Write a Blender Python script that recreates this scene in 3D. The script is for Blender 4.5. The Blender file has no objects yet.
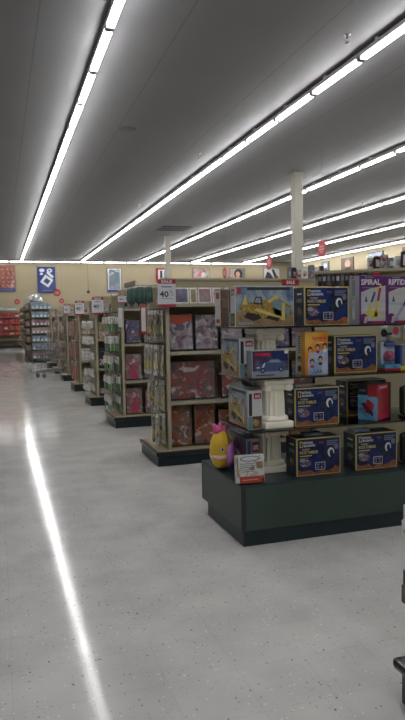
import bpy, bmesh, math, random
from mathutils import Vector, Matrix
random.seed(7)
S = bpy.context.scene
COL = S.collection
R = math.radians

# ------------------------------------------------------------------ camera
F, H = 631.0, 1.5
v1 = Vector((-204.5, -38, F)).normalized()
v2 = Vector((1962.5, -77.5, F)); v2 = (v2 - v2.dot(v1) * v1).normalized()
dn = v2.cross(v1)
if dn.y < 0: dn = -dn
RX, RY, RZ = v2, v1, -dn                      # world axes seen in camera space (x right, y down, z ahead)
cam_d = bpy.data.cameras.new('camera'); cam = bpy.data.objects.new('camera', cam_d); COL.objects.link(cam)
right = Vector((RX.x, RY.x, RZ.x)); down = Vector((RX.y, RY.y, RZ.y)); fwd = Vector((RX.z, RY.z, RZ.z))
m = Matrix.Identity(4)
for i in range(3):
    m[i][0] = right[i]; m[i][1] = -down[i]; m[i][2] = -fwd[i]
m[2][3] = H
cam.matrix_world = m
cam_d.sensor_fit = 'VERTICAL'; cam_d.sensor_height = 36.0; cam_d.lens = F / 720 * 36.0
cam_d.clip_start = 0.05; cam_d.clip_end = 200
S.camera = cam

def ray(x, y):
    d = Vector((x - 202.5, y - 360, F))
    return Vector((RX.dot(d), RY.dot(d), RZ.dot(d)))
def atY(x, y, Y):
    d = ray(x, y); return d * (Y / d.y) + Vector((0, 0, H))

# ------------------------------------------------------------------ materials
MATS = {}
def lin(c):
    return tuple((v / 12.92 if v <= .04045 else ((v + .055) / 1.055) ** 2.4) for v in c)
def rgb(r, g, b): return lin((r / 255, g / 255, b / 255)) + (1,)
def nm(name):
    m = bpy.data.materials.new(name); m.use_nodes = True
    nt = m.node_tree; b = nt.nodes['Principled BSDF']
    MATS[name] = m
    return m, nt, b
def N(nt, t, **kw):
    n = nt.nodes.new(t)
    for k, v in kw.items():
        if k in n.inputs.keys() if isinstance(k, str) else False: n.inputs[k].default_value = v
        else: setattr(n, k, v)
    return n
def L(nt, a, b): nt.links.new(a, b)
DK = {'k': 1.0}
def dk(c): return (c[0] * DK['k'], c[1] * DK['k'], c[2] * DK['k'], 1)
def plain(name, c, rough=.5, metal=0, coat=0, var=.06, scale=6, spec=.5, bump=0):
    """one colour with slight procedural variation"""
    c = dk(c)
    m, nt, b = nm(name)
    tc = N(nt, 'ShaderNodeTexCoord'); no = N(nt, 'ShaderNodeTexNoise'); no.inputs['Scale'].default_value = scale
    no.inputs['Detail'].default_value = 4
    L(nt, tc.outputs['Object'], no.inputs['Vector'])
    mx = N(nt, 'ShaderNodeMixRGB'); mx.blend_type = 'MULTIPLY'; mx.inputs[0].default_value = 1
    mr = N(nt, 'ShaderNodeMapRange'); mr.inputs['To Min'].default_value = 1 - var; mr.inputs['To Max'].default_value = 1 + var
    L(nt, no.outputs['Fac'], mr.inputs['Value'])
    mx.inputs[1].default_value = c; L(nt, mr.outputs[0], mx.inputs[2]); L(nt, mx.outputs[0], b.inputs['Base Color'])
    b.inputs['Roughness'].default_value = rough; b.inputs['Metallic'].default_value = metal
    b.inputs['Coat Weight'].default_value = coat; b.inputs['Coat Roughness'].default_value = .08
    b.inputs['Specular IOR Level'].default_value = spec
    if bump:
        bp = N(nt, 'ShaderNodeBump'); bp.inputs['Strength'].default_value = bump; bp.inputs['Distance'].default_value = .01
        L(nt, no.outputs['Fac'], bp.inputs['Height']); L(nt, bp.outputs[0], b.inputs['Normal'])
    return m
def emis(name, c, s):
    m, nt, b = nm(name)
    b.inputs['Base Color'].default_value = c; b.inputs['Emission Color'].default_value = c
    b.inputs['Emission Strength'].default_value = s
    return m
def art(name, cols, scale=9, dist=1.2, coat=.6, rough=.35, crinkle=.0, interp='LINEAR', detail=3, stretch=(1, 1, 1), grad=None, rand=True):
    """printed picture: distorted noise through a palette; crinkle = clear film wrinkles with painted highlights on top"""
    m, nt, b = nm(name); cols = [dk(c) for c in cols]; coat *= .5
    tc = N(nt, 'ShaderNodeTexCoord'); mp = N(nt, 'ShaderNodeMapping'); mp.inputs['Scale'].default_value = stretch
    L(nt, tc.outputs['Object'], mp.inputs['Vector'])
    vec = mp.outputs[0]
    if rand:
        oi = N(nt, 'ShaderNodeObjectInfo'); ad = N(nt, 'ShaderNodeVectorMath'); ad.operation = 'ADD'
        sc = N(nt, 'ShaderNodeMath'); sc.operation = 'MULTIPLY'; sc.inputs[1].default_value = 17
        L(nt, oi.outputs['Random'], sc.inputs[0]); L(nt, vec, ad.inputs[0]); L(nt, sc.outputs[0], ad.inputs[1]); vec = ad.outputs[0]
    no = N(nt, 'ShaderNodeTexNoise'); no.inputs['Scale'].default_value = scale; no.inputs['Detail'].default_value = detail
    no.inputs['Distortion'].default_value = dist
    L(nt, vec, no.inputs['Vector'])
    rp = N(nt, 'ShaderNodeValToRGB'); rp.color_ramp.interpolation = interp
    el = rp.color_ramp.elements
    n = len(cols)
    for i, c in enumerate(cols):
        p = .28 + .44 * i / max(1, n - 1)
        e = el[i] if i < 2 else el.new(p)
        e.position = p; e.color = c
    L(nt, no.outputs['Fac'], rp.inputs['Fac'])
    L(nt, rp.outputs[0], b.inputs['Base Color'])
    b.inputs['Roughness'].default_value = rough + .1; b.inputs['Coat Weight'].default_value = coat; b.inputs['Specular IOR Level'].default_value = .3
    b.inputs['Coat Roughness'].default_value = .06
    if crinkle:
        n2 = N(nt, 'ShaderNodeTexNoise'); n2.inputs['Scale'].default_value = 7; n2.inputs['Detail'].default_value = 5; n2.inputs['Distortion'].default_value = 2.2
        L(nt, vec, n2.inputs['Vector'])
        bp = N(nt, 'ShaderNodeBump'); bp.inputs['Strength'].default_value = crinkle; bp.inputs['Distance'].default_value = .05
        L(nt, n2.outputs['Fac'], bp.inputs['Height']); L(nt, bp.outputs[0], b.inputs['Coat Normal'])
        b.inputs['Coat Weight'].default_value = 1
        # film highlights painted into the base colour as whitish wrinkle streaks
        r2 = N(nt, 'ShaderNodeValToRGB'); r2.color_ramp.elements[0].position = .56; r2.color_ramp.elements[1].position = .68
        r2.color_ramp.elements[0].color = (0, 0, 0, 1); r2.color_ramp.elements[1].color = (.55, .55, .55, 1)
        L(nt, n2.outputs['Fac'], r2.inputs['Fac'])
        mx = N(nt, 'ShaderNodeMixRGB'); mx.inputs[2].default_value = rgb(196, 198, 200)
        L(nt, r2.outputs[0], mx.inputs[0]); L(nt, rp.outputs[0], mx.inputs[1]); L(nt, mx.outputs[0], b.inputs['Base Color'])
    return m
def pegboard(name, c, pitch=.0254, r=.2):
    m, nt, b = nm(name)
    tc = N(nt, 'ShaderNodeTexCoord'); vm = N(nt, 'ShaderNodeVectorMath'); vm.operation = 'SCALE'; vm.inputs['Scale'].default_value = 1 / pitch
    L(nt, tc.outputs['Object'], vm.inputs[0])
    fr = N(nt, 'ShaderNodeVectorMath'); fr.operation = 'FRACTION'; L(nt, vm.outputs[0], fr.inputs[0])
    sb = N(nt, 'ShaderNodeVectorMath'); sb.operation = 'SUBTRACT'; sb.inputs[1].default_value = (.5, .5, .5); L(nt, fr.outputs[0], sb.inputs[0])
    sx = N(nt, 'ShaderNodeSeparateXYZ'); L(nt, sb.outputs[0], sx.inputs[0])
    a = []
    geo = N(nt, 'ShaderNodeNewGeometry'); gs = N(nt, 'ShaderNodeSeparateXYZ'); L(nt, geo.outputs['Normal'], gs.inputs[0])
    ab = N(nt, 'ShaderNodeMath'); ab.operation = 'ABSOLUTE'; L(nt, gs.outputs['X'], ab.inputs[0])
    gt = N(nt, 'ShaderNodeMath'); gt.operation = 'GREATER_THAN'; gt.inputs[1].default_value = .7; L(nt, ab.outputs[0], gt.inputs[0])
    mxv = N(nt, 'ShaderNodeMix'); mxv.data_type = 'FLOAT'
    L(nt, gt.outputs[0], mxv.inputs[0]); L(nt, sx.outputs['X'], mxv.inputs[2]); L(nt, sx.outputs['Y'], mxv.inputs[3])
    cb = N(nt, 'ShaderNodeCombineXYZ'); L(nt, mxv.outputs[0], cb.inputs[0]); L(nt, sx.outputs['Z'], cb.inputs[1])
    ln = N(nt, 'ShaderNodeVectorMath'); ln.operation = 'LENGTH'; L(nt, cb.outputs[0], ln.inputs[0])
    lt = N(nt, 'ShaderNodeMath'); lt.operation = 'LESS_THAN'; lt.inputs[1].default_value = r; L(nt, ln.outputs['Value'], lt.inputs[0])
    mx = N(nt, 'ShaderNodeMixRGB'); mx.inputs[1].default_value = c; mx.inputs[2].default_value = (c[0] * .2, c[1] * .2, c[2] * .18, 1)
    L(nt, lt.outputs[0], mx.inputs[0]); L(nt, mx.outputs[0], b.inputs['Base Color']); b.inputs['Roughness'].default_value = .55
    return m

def floor_mat():
    m, nt, b = nm('vinyl_floor')
    tc = N(nt, 'ShaderNodeTexCoord'); P = tc.outputs['Object']
    base = N(nt, 'ShaderNodeTexNoise'); base.inputs['Scale'].default_value = 3; base.inputs['Detail'].default_value = 6; L(nt, P, base.inputs['Vector'])
    rp = N(nt, 'ShaderNodeValToRGB'); rp.color_ramp.elements[0].color = rgb(168, 167, 165); rp.color_ramp.elements[1].color = rgb(186, 185, 183)
    rp.color_ramp.elements[0].position = .3; rp.color_ramp.elements[1].position = .7
    L(nt, base.outputs['Fac'], rp.inputs['Fac'])
    cur = rp.outputs[0]
    # stone chips of the tile: dark, light and tan
    for sc, thr, frac, col, off in ((42, .15, .05, rgb(128, 128, 124), 0), (70, .2, .08, rgb(150, 149, 145), 5), (50, .2, .06, rgb(200, 199, 197), 9), (24, .10, .045, rgb(104, 102, 100), 3)):
        mp = N(nt, 'ShaderNodeMapping'); mp.inputs['Location'].default_value = (off, off * 1.7, 0); mp.inputs['Scale'].default_value = (1, .72, 1); L(nt, P, mp.inputs['Vector'])
        dn_ = N(nt, 'ShaderNodeTexNoise'); dn_.inputs['Scale'].default_value = sc * 1.5; L(nt, mp.outputs[0], dn_.inputs['Vector'])
        am = N(nt, 'ShaderNodeMixRGB'); am.inputs[0].default_value = .012; L(nt, mp.outputs[0], am.inputs[1]); L(nt, dn_.outputs['Color'], am.inputs[2])
        vo = N(nt, 'ShaderNodeTexVoronoi'); vo.voronoi_dimensions = '2D'; vo.inputs['Scale'].default_value = sc; L(nt, am.outputs[0], vo.inputs['Vector'])
        lt = N(nt, 'ShaderNodeMath'); lt.operation = 'LESS_THAN'; lt.inputs[1].default_value = thr; L(nt, vo.outputs['Distance'], lt.inputs[0])
        sx = N(nt, 'ShaderNodeSeparateColor'); L(nt, vo.outputs['Color'], sx.inputs[0])
        l2 = N(nt, 'ShaderNodeMath'); l2.operation = 'LESS_THAN'; l2.inputs[1].default_value = frac; L(nt, sx.outputs[0], l2.inputs[0])
        mu = N(nt, 'ShaderNodeMath'); mu.operation = 'MULTIPLY'; L(nt, lt.outputs[0], mu.inputs[0]); L(nt, l2.outputs[0], mu.inputs[1])
        mx = N(nt, 'ShaderNodeMixRGB'); L(nt, mu.outputs[0], mx.inputs[0]); L(nt, cur, mx.inputs[1]); mx.inputs[2].default_value = col
        cur = mx.outputs[0]
    # tile joints every foot
    br = N(nt, 'ShaderNodeTexBrick'); br.offset = 0; br.inputs['Scale'].default_value = 1; br.inputs['Brick Width'].default_value = .3048; br.inputs['Row Height'].default_value = .3048
    br.inputs['Mortar Size'].default_value = .0012; br.inputs['Mortar Smooth'].default_value = .3
    br.inputs['Color1'].default_value = (1, 1, 1, 1); br.inputs['Color2'].default_value = (.975, .975, .975, 1); br.inputs['Mortar'].default_value = (.8, .8, .8, 1)
    L(nt, P, br.inputs['Vector'])
    mx = N(nt, 'ShaderNodeMixRGB'); mx.blend_type = 'MULTIPLY'; mx.inputs[0].default_value = 1; L(nt, cur, mx.inputs[1]); L(nt, br.outputs['Color'], mx.inputs[2])
    L(nt, mx.outputs[0], b.inputs['Base Color'])
    rn = N(nt, 'ShaderNodeTexNoise'); rn.inputs['Scale'].default_value = 1.3; rn.inputs['Detail'].default_value = 5; L(nt, P, rn.inputs['Vector'])
    mr = N(nt, 'ShaderNodeMapRange'); mr.inputs['From Min'].default_value = .3; mr.inputs['From Max'].default_value = .7; mr.inputs['To Min'].default_value = .08; mr.inputs['To Max'].default_value = .13
    L(nt, rn.outputs['Fac'], mr.inputs['Value']); L(nt, mr.outputs[0], b.inputs['Roughness'])
    bn = N(nt, 'ShaderNodeTexNoise'); bn.inputs['Scale'].default_value = 7; bn.inputs['Detail'].default_value = 3; L(nt, P, bn.inputs['Vector'])
    bp = N(nt, 'ShaderNodeBump'); bp.inputs['Strength'].default_value = .12; bp.inputs['Distance'].default_value = .004
    L(nt, bn.outputs['Fac'], bp.inputs['Height']); L(nt, bp.outputs[0], b.inputs['Normal'])
    b.inputs['Specular IOR Level'].default_value = .13
    return m
def ceiling_mat():
    m, nt, b = nm('ceiling_panels')
    tc = N(nt, 'ShaderNodeTexCoord'); sx = N(nt, 'ShaderNodeSeparateXYZ'); L(nt, tc.outputs['Object'], sx.inputs[0])
    def lines(out, off, per, w):
        a = N(nt, 'ShaderNodeMath'); a.operation = 'SUBTRACT'; a.inputs[1].default_value = off; L(nt, out, a.inputs[0])
        w_ = N(nt, 'ShaderNodeMath'); w_.operation = 'PINGPONG'; w_.inputs[1].default_value = per / 2; L(nt, a.outputs[0], w_.inputs[0])
        c = N(nt, 'ShaderNodeMath'); c.operation = 'LESS_THAN'; c.inputs[1].default_value = w; L(nt, w_.outputs[0], c.inputs[0])
        return c.outputs[0]
    l1 = lines(sx.outputs['X'], .57, 1.66, .012); l2 = lines(sx.outputs['Y'], .4, 2.56, .007)
    no = N(nt, 'ShaderNodeTexNoise'); no.inputs['Scale'].default_value = .8; no.inputs['Detail'].default_value = 4; L(nt, tc.outputs['Object'], no.inputs['Vector'])
    rp = N(nt, 'ShaderNodeValToRGB'); rp.color_ramp.elements[0].color = rgb(101, 101, 103); rp.color_ramp.elements[1].color = rgb(110, 110, 112); L(nt, no.outputs['Fac'], rp.inputs['Fac'])
    cur = rp.outputs[0]
    for l, col, f in ((l1, rgb(82, 82, 82), .6), (l2, rgb(116, 116, 118), .5)):
        s = N(nt, 'ShaderNodeMath'); s.operation = 'MULTIPLY'; s.inputs[1].default_value = f; L(nt, l, s.inputs[0])
        mx = N(nt, 'ShaderNodeMixRGB'); L(nt, s.outputs[0], mx.inputs[0]); L(nt, cur, mx.inputs[1]); mx.inputs[2].default_value = col; cur = mx.outputs[0]
    L(nt, cur, b.inputs['Base Color']); b.inputs['Roughness'].default_value = .75
    return m

M_floor = floor_mat(); M_ceil = ceiling_mat()
M_wall = plain('beige_wall', rgb(158, 147, 121), .8, var=.03, scale=.6)
M_tube = emis('tube_light', (1, .99, .985, 1), 44)
M_tube_dim = emis('dim_tube_light', (1, .99, .985, 1), 14)
M_white_metal = plain('white_enamel', rgb(205, 205, 203), .4, scale=3)
M_housing = plain('housing_enamel', rgb(150, 150, 150), .5, scale=3)
M_pillar = plain('pillar_paint', rgb(150, 148, 138), .6, var=.03, scale=2)
M_grey_metal = plain('grey_metal', rgb(120, 120, 120), .45, metal=.3)
M_chrome = plain('wire_chrome', rgb(150, 152, 155), .3, metal=.9)
M_cream = plain('cream_steel', rgb(150, 143, 122), .42, var=.04, scale=5)
M_deck = plain('cream_deck', rgb(172, 162, 134), .4, var=.05, scale=5)
M_shelfedge = plain('shelf_edge', rgb(146, 141, 126), .4, var=.04)
M_peg = pegboard('cream_pegboard', rgb(150, 140, 114))
M_plinth = plain('dark_plinth', rgb(14, 30, 38), .38, var=.1, scale=8)
M_bumper = plain('black_bumper', rgb(22, 28, 34), .28, coat=.2)
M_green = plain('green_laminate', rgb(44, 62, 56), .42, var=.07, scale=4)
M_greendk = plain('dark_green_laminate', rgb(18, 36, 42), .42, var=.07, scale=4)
M_edge = plain('black_edge', rgb(20, 27, 26), .25, coat=.3)
def glass_mat():
    m, nt, b = nm('tinted_glass'); out = nt.nodes['Material Output']
    tr = N(nt, 'ShaderNodeBsdfTransparent'); tr.inputs[0].default_value = (.80, .86, .84, 1)
    gl = N(nt, 'ShaderNodeBsdfGlossy'); gl.inputs['Roughness'].default_value = .03; gl.inputs[0].default_value = (.8, .85, .85, 1)
    fr = N(nt, 'ShaderNodeFresnel'); fr.inputs[0].default_value = 1.45
    mx = N(nt, 'ShaderNodeMixShader'); L(nt, fr.outputs[0], mx.inputs[0]); L(nt, tr.outputs[0], mx.inputs[1]); L(nt, gl.outputs[0], mx.inputs[2]); L(nt, mx.outputs[0], out.inputs[0])
    return m
M_glass = glass_mat()
M_plaster = plain('white_plaster', rgb(242, 238, 224), .6, var=.04, scale=12, bump=.2)
M_black = plain('black_plastic', rgb(16, 16, 18), .35, coat=.3)
DK['k'] = .8
M_white = plain('white_card', rgb(205, 207, 212), .45, coat=.3, var=.03)
DK['k'] = .6
M_red = plain('sale_red', rgb(178, 30, 48), .45, coat=.3)
M_ink = plain('dark_ink', rgb(34, 40, 58), .5)
M_bluink = plain('blue_ink', rgb(70, 90, 140), .5)
DK['k'] = .6
M_navy = art('navy_print', [rgb(4, 10, 34), rgb(8, 26, 74), rgb(16, 50, 122), rgb(6, 16, 46)], 8, 1, coat=.35)
M_navyside = art('navy_side_print', [rgb(6, 10, 24), rgb(14, 24, 52), rgb(40, 60, 90), rgb(8, 12, 26)], 14, 1.5, coat=.3)
M_yellow = plain('yellow_border', rgb(232, 208, 116), .45, coat=.3)
M_cream_ink = plain('pale_yellow_ink', rgb(226, 206, 130), .5)
DK['k'] = .85
M_white_ink = plain('white_ink', rgb(212, 216, 220), .5)
DK['k'] = .6
M_grey_ink = plain('grey_ink', rgb(120, 132, 150), .5)
M_rocks = art('rock_print', [rgb(60, 36, 30), rgb(140, 90, 66), rgb(180, 120, 88), rgb(90, 56, 46)], 26, 2, coat=.3)
M_gems = art('gem_print', [rgb(210, 210, 214), rgb(60, 70, 110), rgb(170, 120, 130), rgb(40, 40, 60), rgb(190, 190, 200)], 38, 1, coat=.3, interp='CONSTANT')
DK['k'] = .5
M_kraft = plain('kraft_card', rgb(140, 116, 88), .7)
M_brownprint = art('brown_print', [rgb(60, 46, 40), rgb(104, 84, 70), rgb(128, 106, 92), rgb(70, 56, 50)], 14, 1)
M_sky = art('sky_print', [rgb(80, 120, 166), rgb(130, 160, 194), rgb(196, 208, 216), rgb(104, 136, 176)], 8, 1)
M_dozer = art('machine_print', [rgb(96, 78, 44), rgb(196, 156, 56), rgb(220, 188, 96), rgb(120, 100, 80), rgb(170, 140, 90)], 22, 2.5)
M_sand = art('sand_print', [rgb(150, 122, 86), rgb(190, 164, 124), rgb(126, 104, 84)], 14, 2)
M_teal = plain('pale_blue_print', rgb(132, 172, 188), .4, coat=.4)
M_carbg = art('car_back_print', [rgb(24, 30, 62), rgb(52, 60, 106), rgb(96, 62, 96), rgb(120, 130, 160)], 9, 1.4)
M_car = plain('car_blue_print', rgb(64, 100, 160), .35, coat=.5)
M_silver = plain('silver_print', rgb(168, 178, 196), .4, coat=.4)
DK['k'] = .75
M_orange = art('orange_print', [rgb(206, 110, 24), rgb(226, 152, 40), rgb(236, 186, 84)], 4, .5)
M_lightblue = art('pale_blue_art', [rgb(96, 120, 170), rgb(160, 180, 214), rgb(206, 212, 226)], 7, 1)
M_skin = plain('skin_print', rgb(206, 160, 134), .6)
M_hair = plain('dark_hair_print', rgb(40, 26, 26), .6)
M_purple = art('purple_print', [rgb(70, 26, 84), rgb(96, 38, 110), rgb(112, 50, 124)], 4, .5)
M_desert = art('pale_sky_print', [rgb(150, 160, 176), rgb(190, 192, 194), rgb(176, 162, 140)], 3, .6, stretch=(.4, 1, 3))
M_yel2 = plain('bright_yellow_print', rgb(222, 200, 40), .4, coat=.4)
M_blue2 = plain('rocket_blue_print', rgb(46, 70, 150), .4, coat=.4)
M_redprint = art('red_print', [rgb(120, 12, 34), rgb(186, 24, 56), rgb(206, 48, 84), rgb(90, 10, 28)], 11, 1.5)
M_skyblue = art('bright_blue_print', [rgb(60, 140, 196), rgb(110, 180, 220), rgb(40, 100, 160)], 6, 1)
M_toy1 = art('pink_toy_print', [rgb(180, 190, 216), rgb(200, 120, 160), rgb(120, 110, 160), rgb(210, 214, 226)], 24, 1.5)
DK['k'] = .85
M_film_red = art('red_orange_film', [rgb(36, 40, 62), rgb(96, 50, 56), rgb(128, 60, 50), rgb(84, 60, 66), rgb(110, 84, 76), rgb(60, 66, 92)], 4.5, .8, crinkle=.8)
M_film_orange = art('orange_film', [rgb(40, 48, 70), rgb(116, 52, 36), rgb(142, 78, 50), rgb(122, 96, 80), rgb(70, 40, 44)], 4.5, .8, crinkle=.7)
M_film_violet = art('violet_film', [rgb(50, 50, 66), rgb(96, 78, 96), rgb(150, 142, 152), rgb(92, 58, 70), rgb(74, 84, 104)], 5, .9, crinkle=.9)
M_film_pink = art('pink_film', [rgb(110, 98, 102), rgb(140, 124, 128), rgb(132, 76, 92), rgb(156, 148, 148)], 4, .8, crinkle=.7)
M_film_purple = art('purple_blue_film', [rgb(40, 36, 60), rgb(74, 54, 92), rgb(52, 70, 110), rgb(104, 54, 70), rgb(90, 96, 120)], 8, 1, crinkle=.5)
DK['k'] = .7
M_pinkdress = plain('pink_dress_print', rgb(186, 52, 92), .5, coat=.5)
M_pinkpale = plain('pale_pink_print', rgb(204, 176, 178), .5, coat=.5)
M_tan = art('tan_print', [rgb(120, 100, 74), rgb(160, 140, 106), rgb(186, 168, 136)], 12, 1)
M_cardA = art('card_mix_print', [rgb(60, 56, 64), rgb(160, 152, 150), rgb(206, 202, 198), rgb(150, 66, 70), rgb(90, 100, 120)], 13, 1.5)
DK['k'] = .9
M_cardgreen = plain('green_print', rgb(70, 136, 74), .4, coat=.5)
M_cardwhite = art('white_pack_print', [rgb(150, 152, 150), rgb(208, 208, 204), rgb(224, 224, 222), rgb(120, 120, 120)], 24, 1.5)
DK['k'] = .6
M_clear = art('clear_pack', [rgb(60, 58, 56), rgb(176, 170, 158), rgb(214, 208, 194), rgb(110, 98, 80), rgb(150, 140, 120)], 16, 2, crinkle=.7, stretch=(1, 1, .4))
M_pinkstrip = art('pink_strip_print', [rgb(190, 110, 92), rgb(206, 136, 120), rgb(214, 176, 166)], 10, 1, coat=.5)
M_darkgreen = plain('dark_green_cloth', rgb(84, 116, 110), .7, var=.2, scale=30)
M_boxes_blue = art('blue_white_pack', [rgb(40, 80, 130), rgb(110, 160, 196), rgb(206, 214, 220), rgb(60, 70, 90)], 16, 1)
M_boxes_red = art('red_pack', [rgb(96, 16, 28), rgb(176, 30, 44), rgb(196, 66, 60), rgb(200, 190, 180)], 12, 1)
M_boxes_orange = plain('orange_pack', rgb(196, 76, 40), .5)
M_boxes_pale = art('pale_pack', [rgb(110, 110, 116), rgb(190, 186, 184), rgb(206, 160, 160), rgb(130, 120, 130)], 16, 1)
DK['k'] = 1.0
M_eggyel = plain('plush_yellow', rgb(206, 168, 50), .8, var=.12, scale=40, bump=.4)
M_eggpink = plain('plush_pink', rgb(206, 96, 146), .75, var=.15, scale=40, bump=.3)
M_egglilac = plain('plush_lilac', rgb(170, 110, 170), .7, var=.25, scale=30, bump=.5)
M_eggpale = art('plush_face_print', [rgb(196, 150, 150), rgb(220, 196, 180), rgb(190, 90, 130)], 30, 1)
DK['k'] = .55
M_posterred = art('poster_red_print', [rgb(120, 52, 52), rgb(170, 96, 84), rgb(190, 130, 110), rgb(150, 60, 60)], 5, 1.5, stretch=(1, 1, 1))
M_posterblue = plain('poster_blue', rgb(34, 66, 150), .5, coat=.2)
M_posterpale = art('poster_pale_print', [rgb(170, 150, 180), rgb(150, 160, 176), rgb(130, 156, 170), rgb(170, 170, 180)], 1.2, .5)
M_posterpink = art('poster_pink_print', [rgb(170, 110, 110), rgb(206, 176, 168), rgb(214, 200, 190), rgb(150, 90, 90)], 4, 1)
DK['k'] = .7
M_framegrey = plain('poster_frame', rgb(120, 120, 118), .5)
DK['k'] = .7
M_signred = plain('round_sign_red', rgb(186, 52, 60), .5)
M_signpink = plain('round_sign_pale', rgb(226, 160, 160), .5)
M_jar = plain('pale_jar', rgb(160, 164, 166), .3, coat=.5)
M_dome = plain('clear_plastic_cover', rgb(170, 184, 186), .2, coat=.6)
M_cable = plain('dark_cable', rgb(60, 58, 54), .6)
M_vent = plain('vent_dark', rgb(52, 50, 48), .6)

# ------------------------------------------------------------------ mesh builder
_txt = {}
def text_mesh(s, bold=False):
    if s in _txt: return _txt[s]
    cu = bpy.data.curves.new('t', 'FONT'); cu.body = s; cu.resolution_u = 2
    if bold: cu.offset = .025
    o = bpy.data.objects.new('t', cu); COL.objects.link(o)
    dg = bpy.context.evaluated_depsgraph_get(); dg.update()
    me = o.evaluated_get(dg).to_mesh()
    vs = [v.co.copy() for v in me.vertices]; fs = [tuple(p.vertices) for p in me.polygons]
    o.evaluated_get(dg).to_mesh_clear()
    bpy.data.objects.remove(o); bpy.data.curves.remove(cu)
    x0 = min(v.x for v in vs); x1 = max(v.x for v in vs); y0 = min(v.y for v in vs); y1 = max(v.y for v in vs)
    vs = [((v.x - x0) / (x1 - x0), (v.y - y0) / (y1 - y0)) for v in vs]
    _txt[s] = (vs, fs); return _txt[s]
class MB:
    def __init__(s): s.v = []; s.f = []; s.mi = []; s.mats = []; s.sm = []
    def mid(s, m):
        if m not in s.mats: s.mats.append(m)
        return s.mats.index(m)
    def add(s, vs, fs, mat, smooth=False):
        o = len(s.v); s.v += [tuple(v) for v in vs]; k = s.mid(mat)
        for f in fs: s.f.append(tuple(i + o for i in f)); s.mi.append(k); s.sm.append(smooth)
    def box(s, x0, y0, z0, x1, y1, z1, mat, xf=None, bev=0):
        if x0 > x1: x0, x1 = x1, x0
        if y0 > y1: y0, y1 = y1, y0
        if z0 > z1: z0, z1 = z1, z0
        if bev:
            bm = bmesh.new(); bmesh.ops.create_cube(bm, size=1)
            for v in bm.verts: v.co = Vector(((x0 + x1) / 2 + v.co.x * (x1 - x0), (y0 + y1) / 2 + v.co.y * (y1 - y0), (z0 + z1) / 2 + v.co.z * (z1 - z0)))
            bmesh.ops.bevel(bm, geom=bm.edges[:] + bm.verts[:], offset=min(bev, (x1 - x0) * .45, (y1 - y0) * .45, (z1 - z0) * .45), segments=2, affect='EDGES', profile=.5)
            vs = [v.co.copy() for v in bm.verts]; fs = [tuple(v.index for v in f.verts) for f in bm.faces]; bm.free()
        else:
            vs = [Vector(p) for p in ((x0, y0, z0), (x1, y0, z0), (x1, y1, z0), (x0, y1, z0), (x0, y0, z1), (x1, y0, z1), (x1, y1, z1), (x0, y1, z1))]
            fs = [(0, 3, 2, 1), (4, 5, 6, 7), (0, 1, 5, 4), (1, 2, 6, 5), (2, 3, 7, 6), (3, 0, 4, 7)]
        if xf: vs = [xf @ v for v in vs]
        s.add(vs, fs, mat); return s
    def tube(s, pts, r, mat, n=8, cap=True):
        pts = [Vector(p) for p in pts]; vs = []; fs = []
        for i, p in enumerate(pts):
            d = (pts[min(i + 1, len(pts) - 1)] - pts[max(i - 1, 0)]).normalized()
            u = d.orthogonal().normalized() if i == 0 else (u - u.dot(d) * d).normalized()
            w = d.cross(u); rr = r[i] if isinstance(r, (list, tuple)) else r
            for k in range(n):
                a = 2 * math.pi * k / n; vs.append(p + (u * math.cos(a) + w * math.sin(a)) * rr)
        for i in range(len(pts) - 1):
            for k in range(n): fs.append((i * n + k, i * n + (k + 1) % n, (i + 1) * n + (k + 1) % n, (i + 1) * n + k))
        if cap: fs.append(tuple(range(n - 1, -1, -1))); fs.append(tuple(range((len(pts) - 1) * n, len(pts) * n)))
        s.add(vs, fs, mat, True); return s
    def lathe(s, prof, mat, n=24, c=(0, 0, 0), flute=0, smooth=True, sx=1, sy=1, xf=None):
        vs = []; fs = []
        for (r, z) in prof:
            for k in range(n):
                a = 2 * math.pi * k / n; rr = r * (1 - (flute if k % 2 else 0)); 
                vs.append(Vector((c[0] + rr * math.cos(a) * sx, c[1] + rr * math.sin(a) * sy, c[2] + z)))
        if xf: vs = [xf @ v for v in vs]
        for i in range(len(prof) - 1):
            for k in range(n): fs.append((i * n + k, i * n + (k + 1) % n, (i + 1) * n + (k + 1) % n, (i + 1) * n + k))
        fs.append(tuple(range(n - 1, -1, -1))); fs.append(tuple(range((len(prof) - 1) * n, len(prof) * n)))
        s.add(vs, fs, mat, smooth); return s
    # flat print on a face.  face = (origin, u axis, v axis, normal), u,v in 0..1
    def poly(s, face, pts, mat, lay=1):
        o, U, V, n = face
        s.add([o + U * p[0] + V * p[1] + n * (.0006 * lay) for p in pts], [tuple(range(len(pts)))], mat)
    def rect(s, face, u0, v0, u1, v1, mat, lay=1): s.poly(face, [(u0, v0), (u1, v0), (u1, v1), (u0, v1)], mat, lay)
    def disc(s, face, u, v, ru, rv, mat, lay=2, n=20, a0=0, a1=360):
        pts = [(u + ru * math.cos(R(a0 + (a1 - a0) * k / n)), v + rv * math.sin(R(a0 + (a1 - a0) * k / n))) for k in range(n + (0 if a1 - a0 == 360 else 1))]
        s.poly(face, pts, mat, lay)
    def text(s, face, t, u0, v0, u1, v1, mat, lay=3, bold=False):
        vs, fs = text_mesh(t, bold); o, U, V, n = face
        s.add([o + U * (u0 + x * (u1 - u0)) + V * (v0 + y * (v1 - v0)) + n * (.0006 * lay) for x, y in vs], fs, mat)
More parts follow.
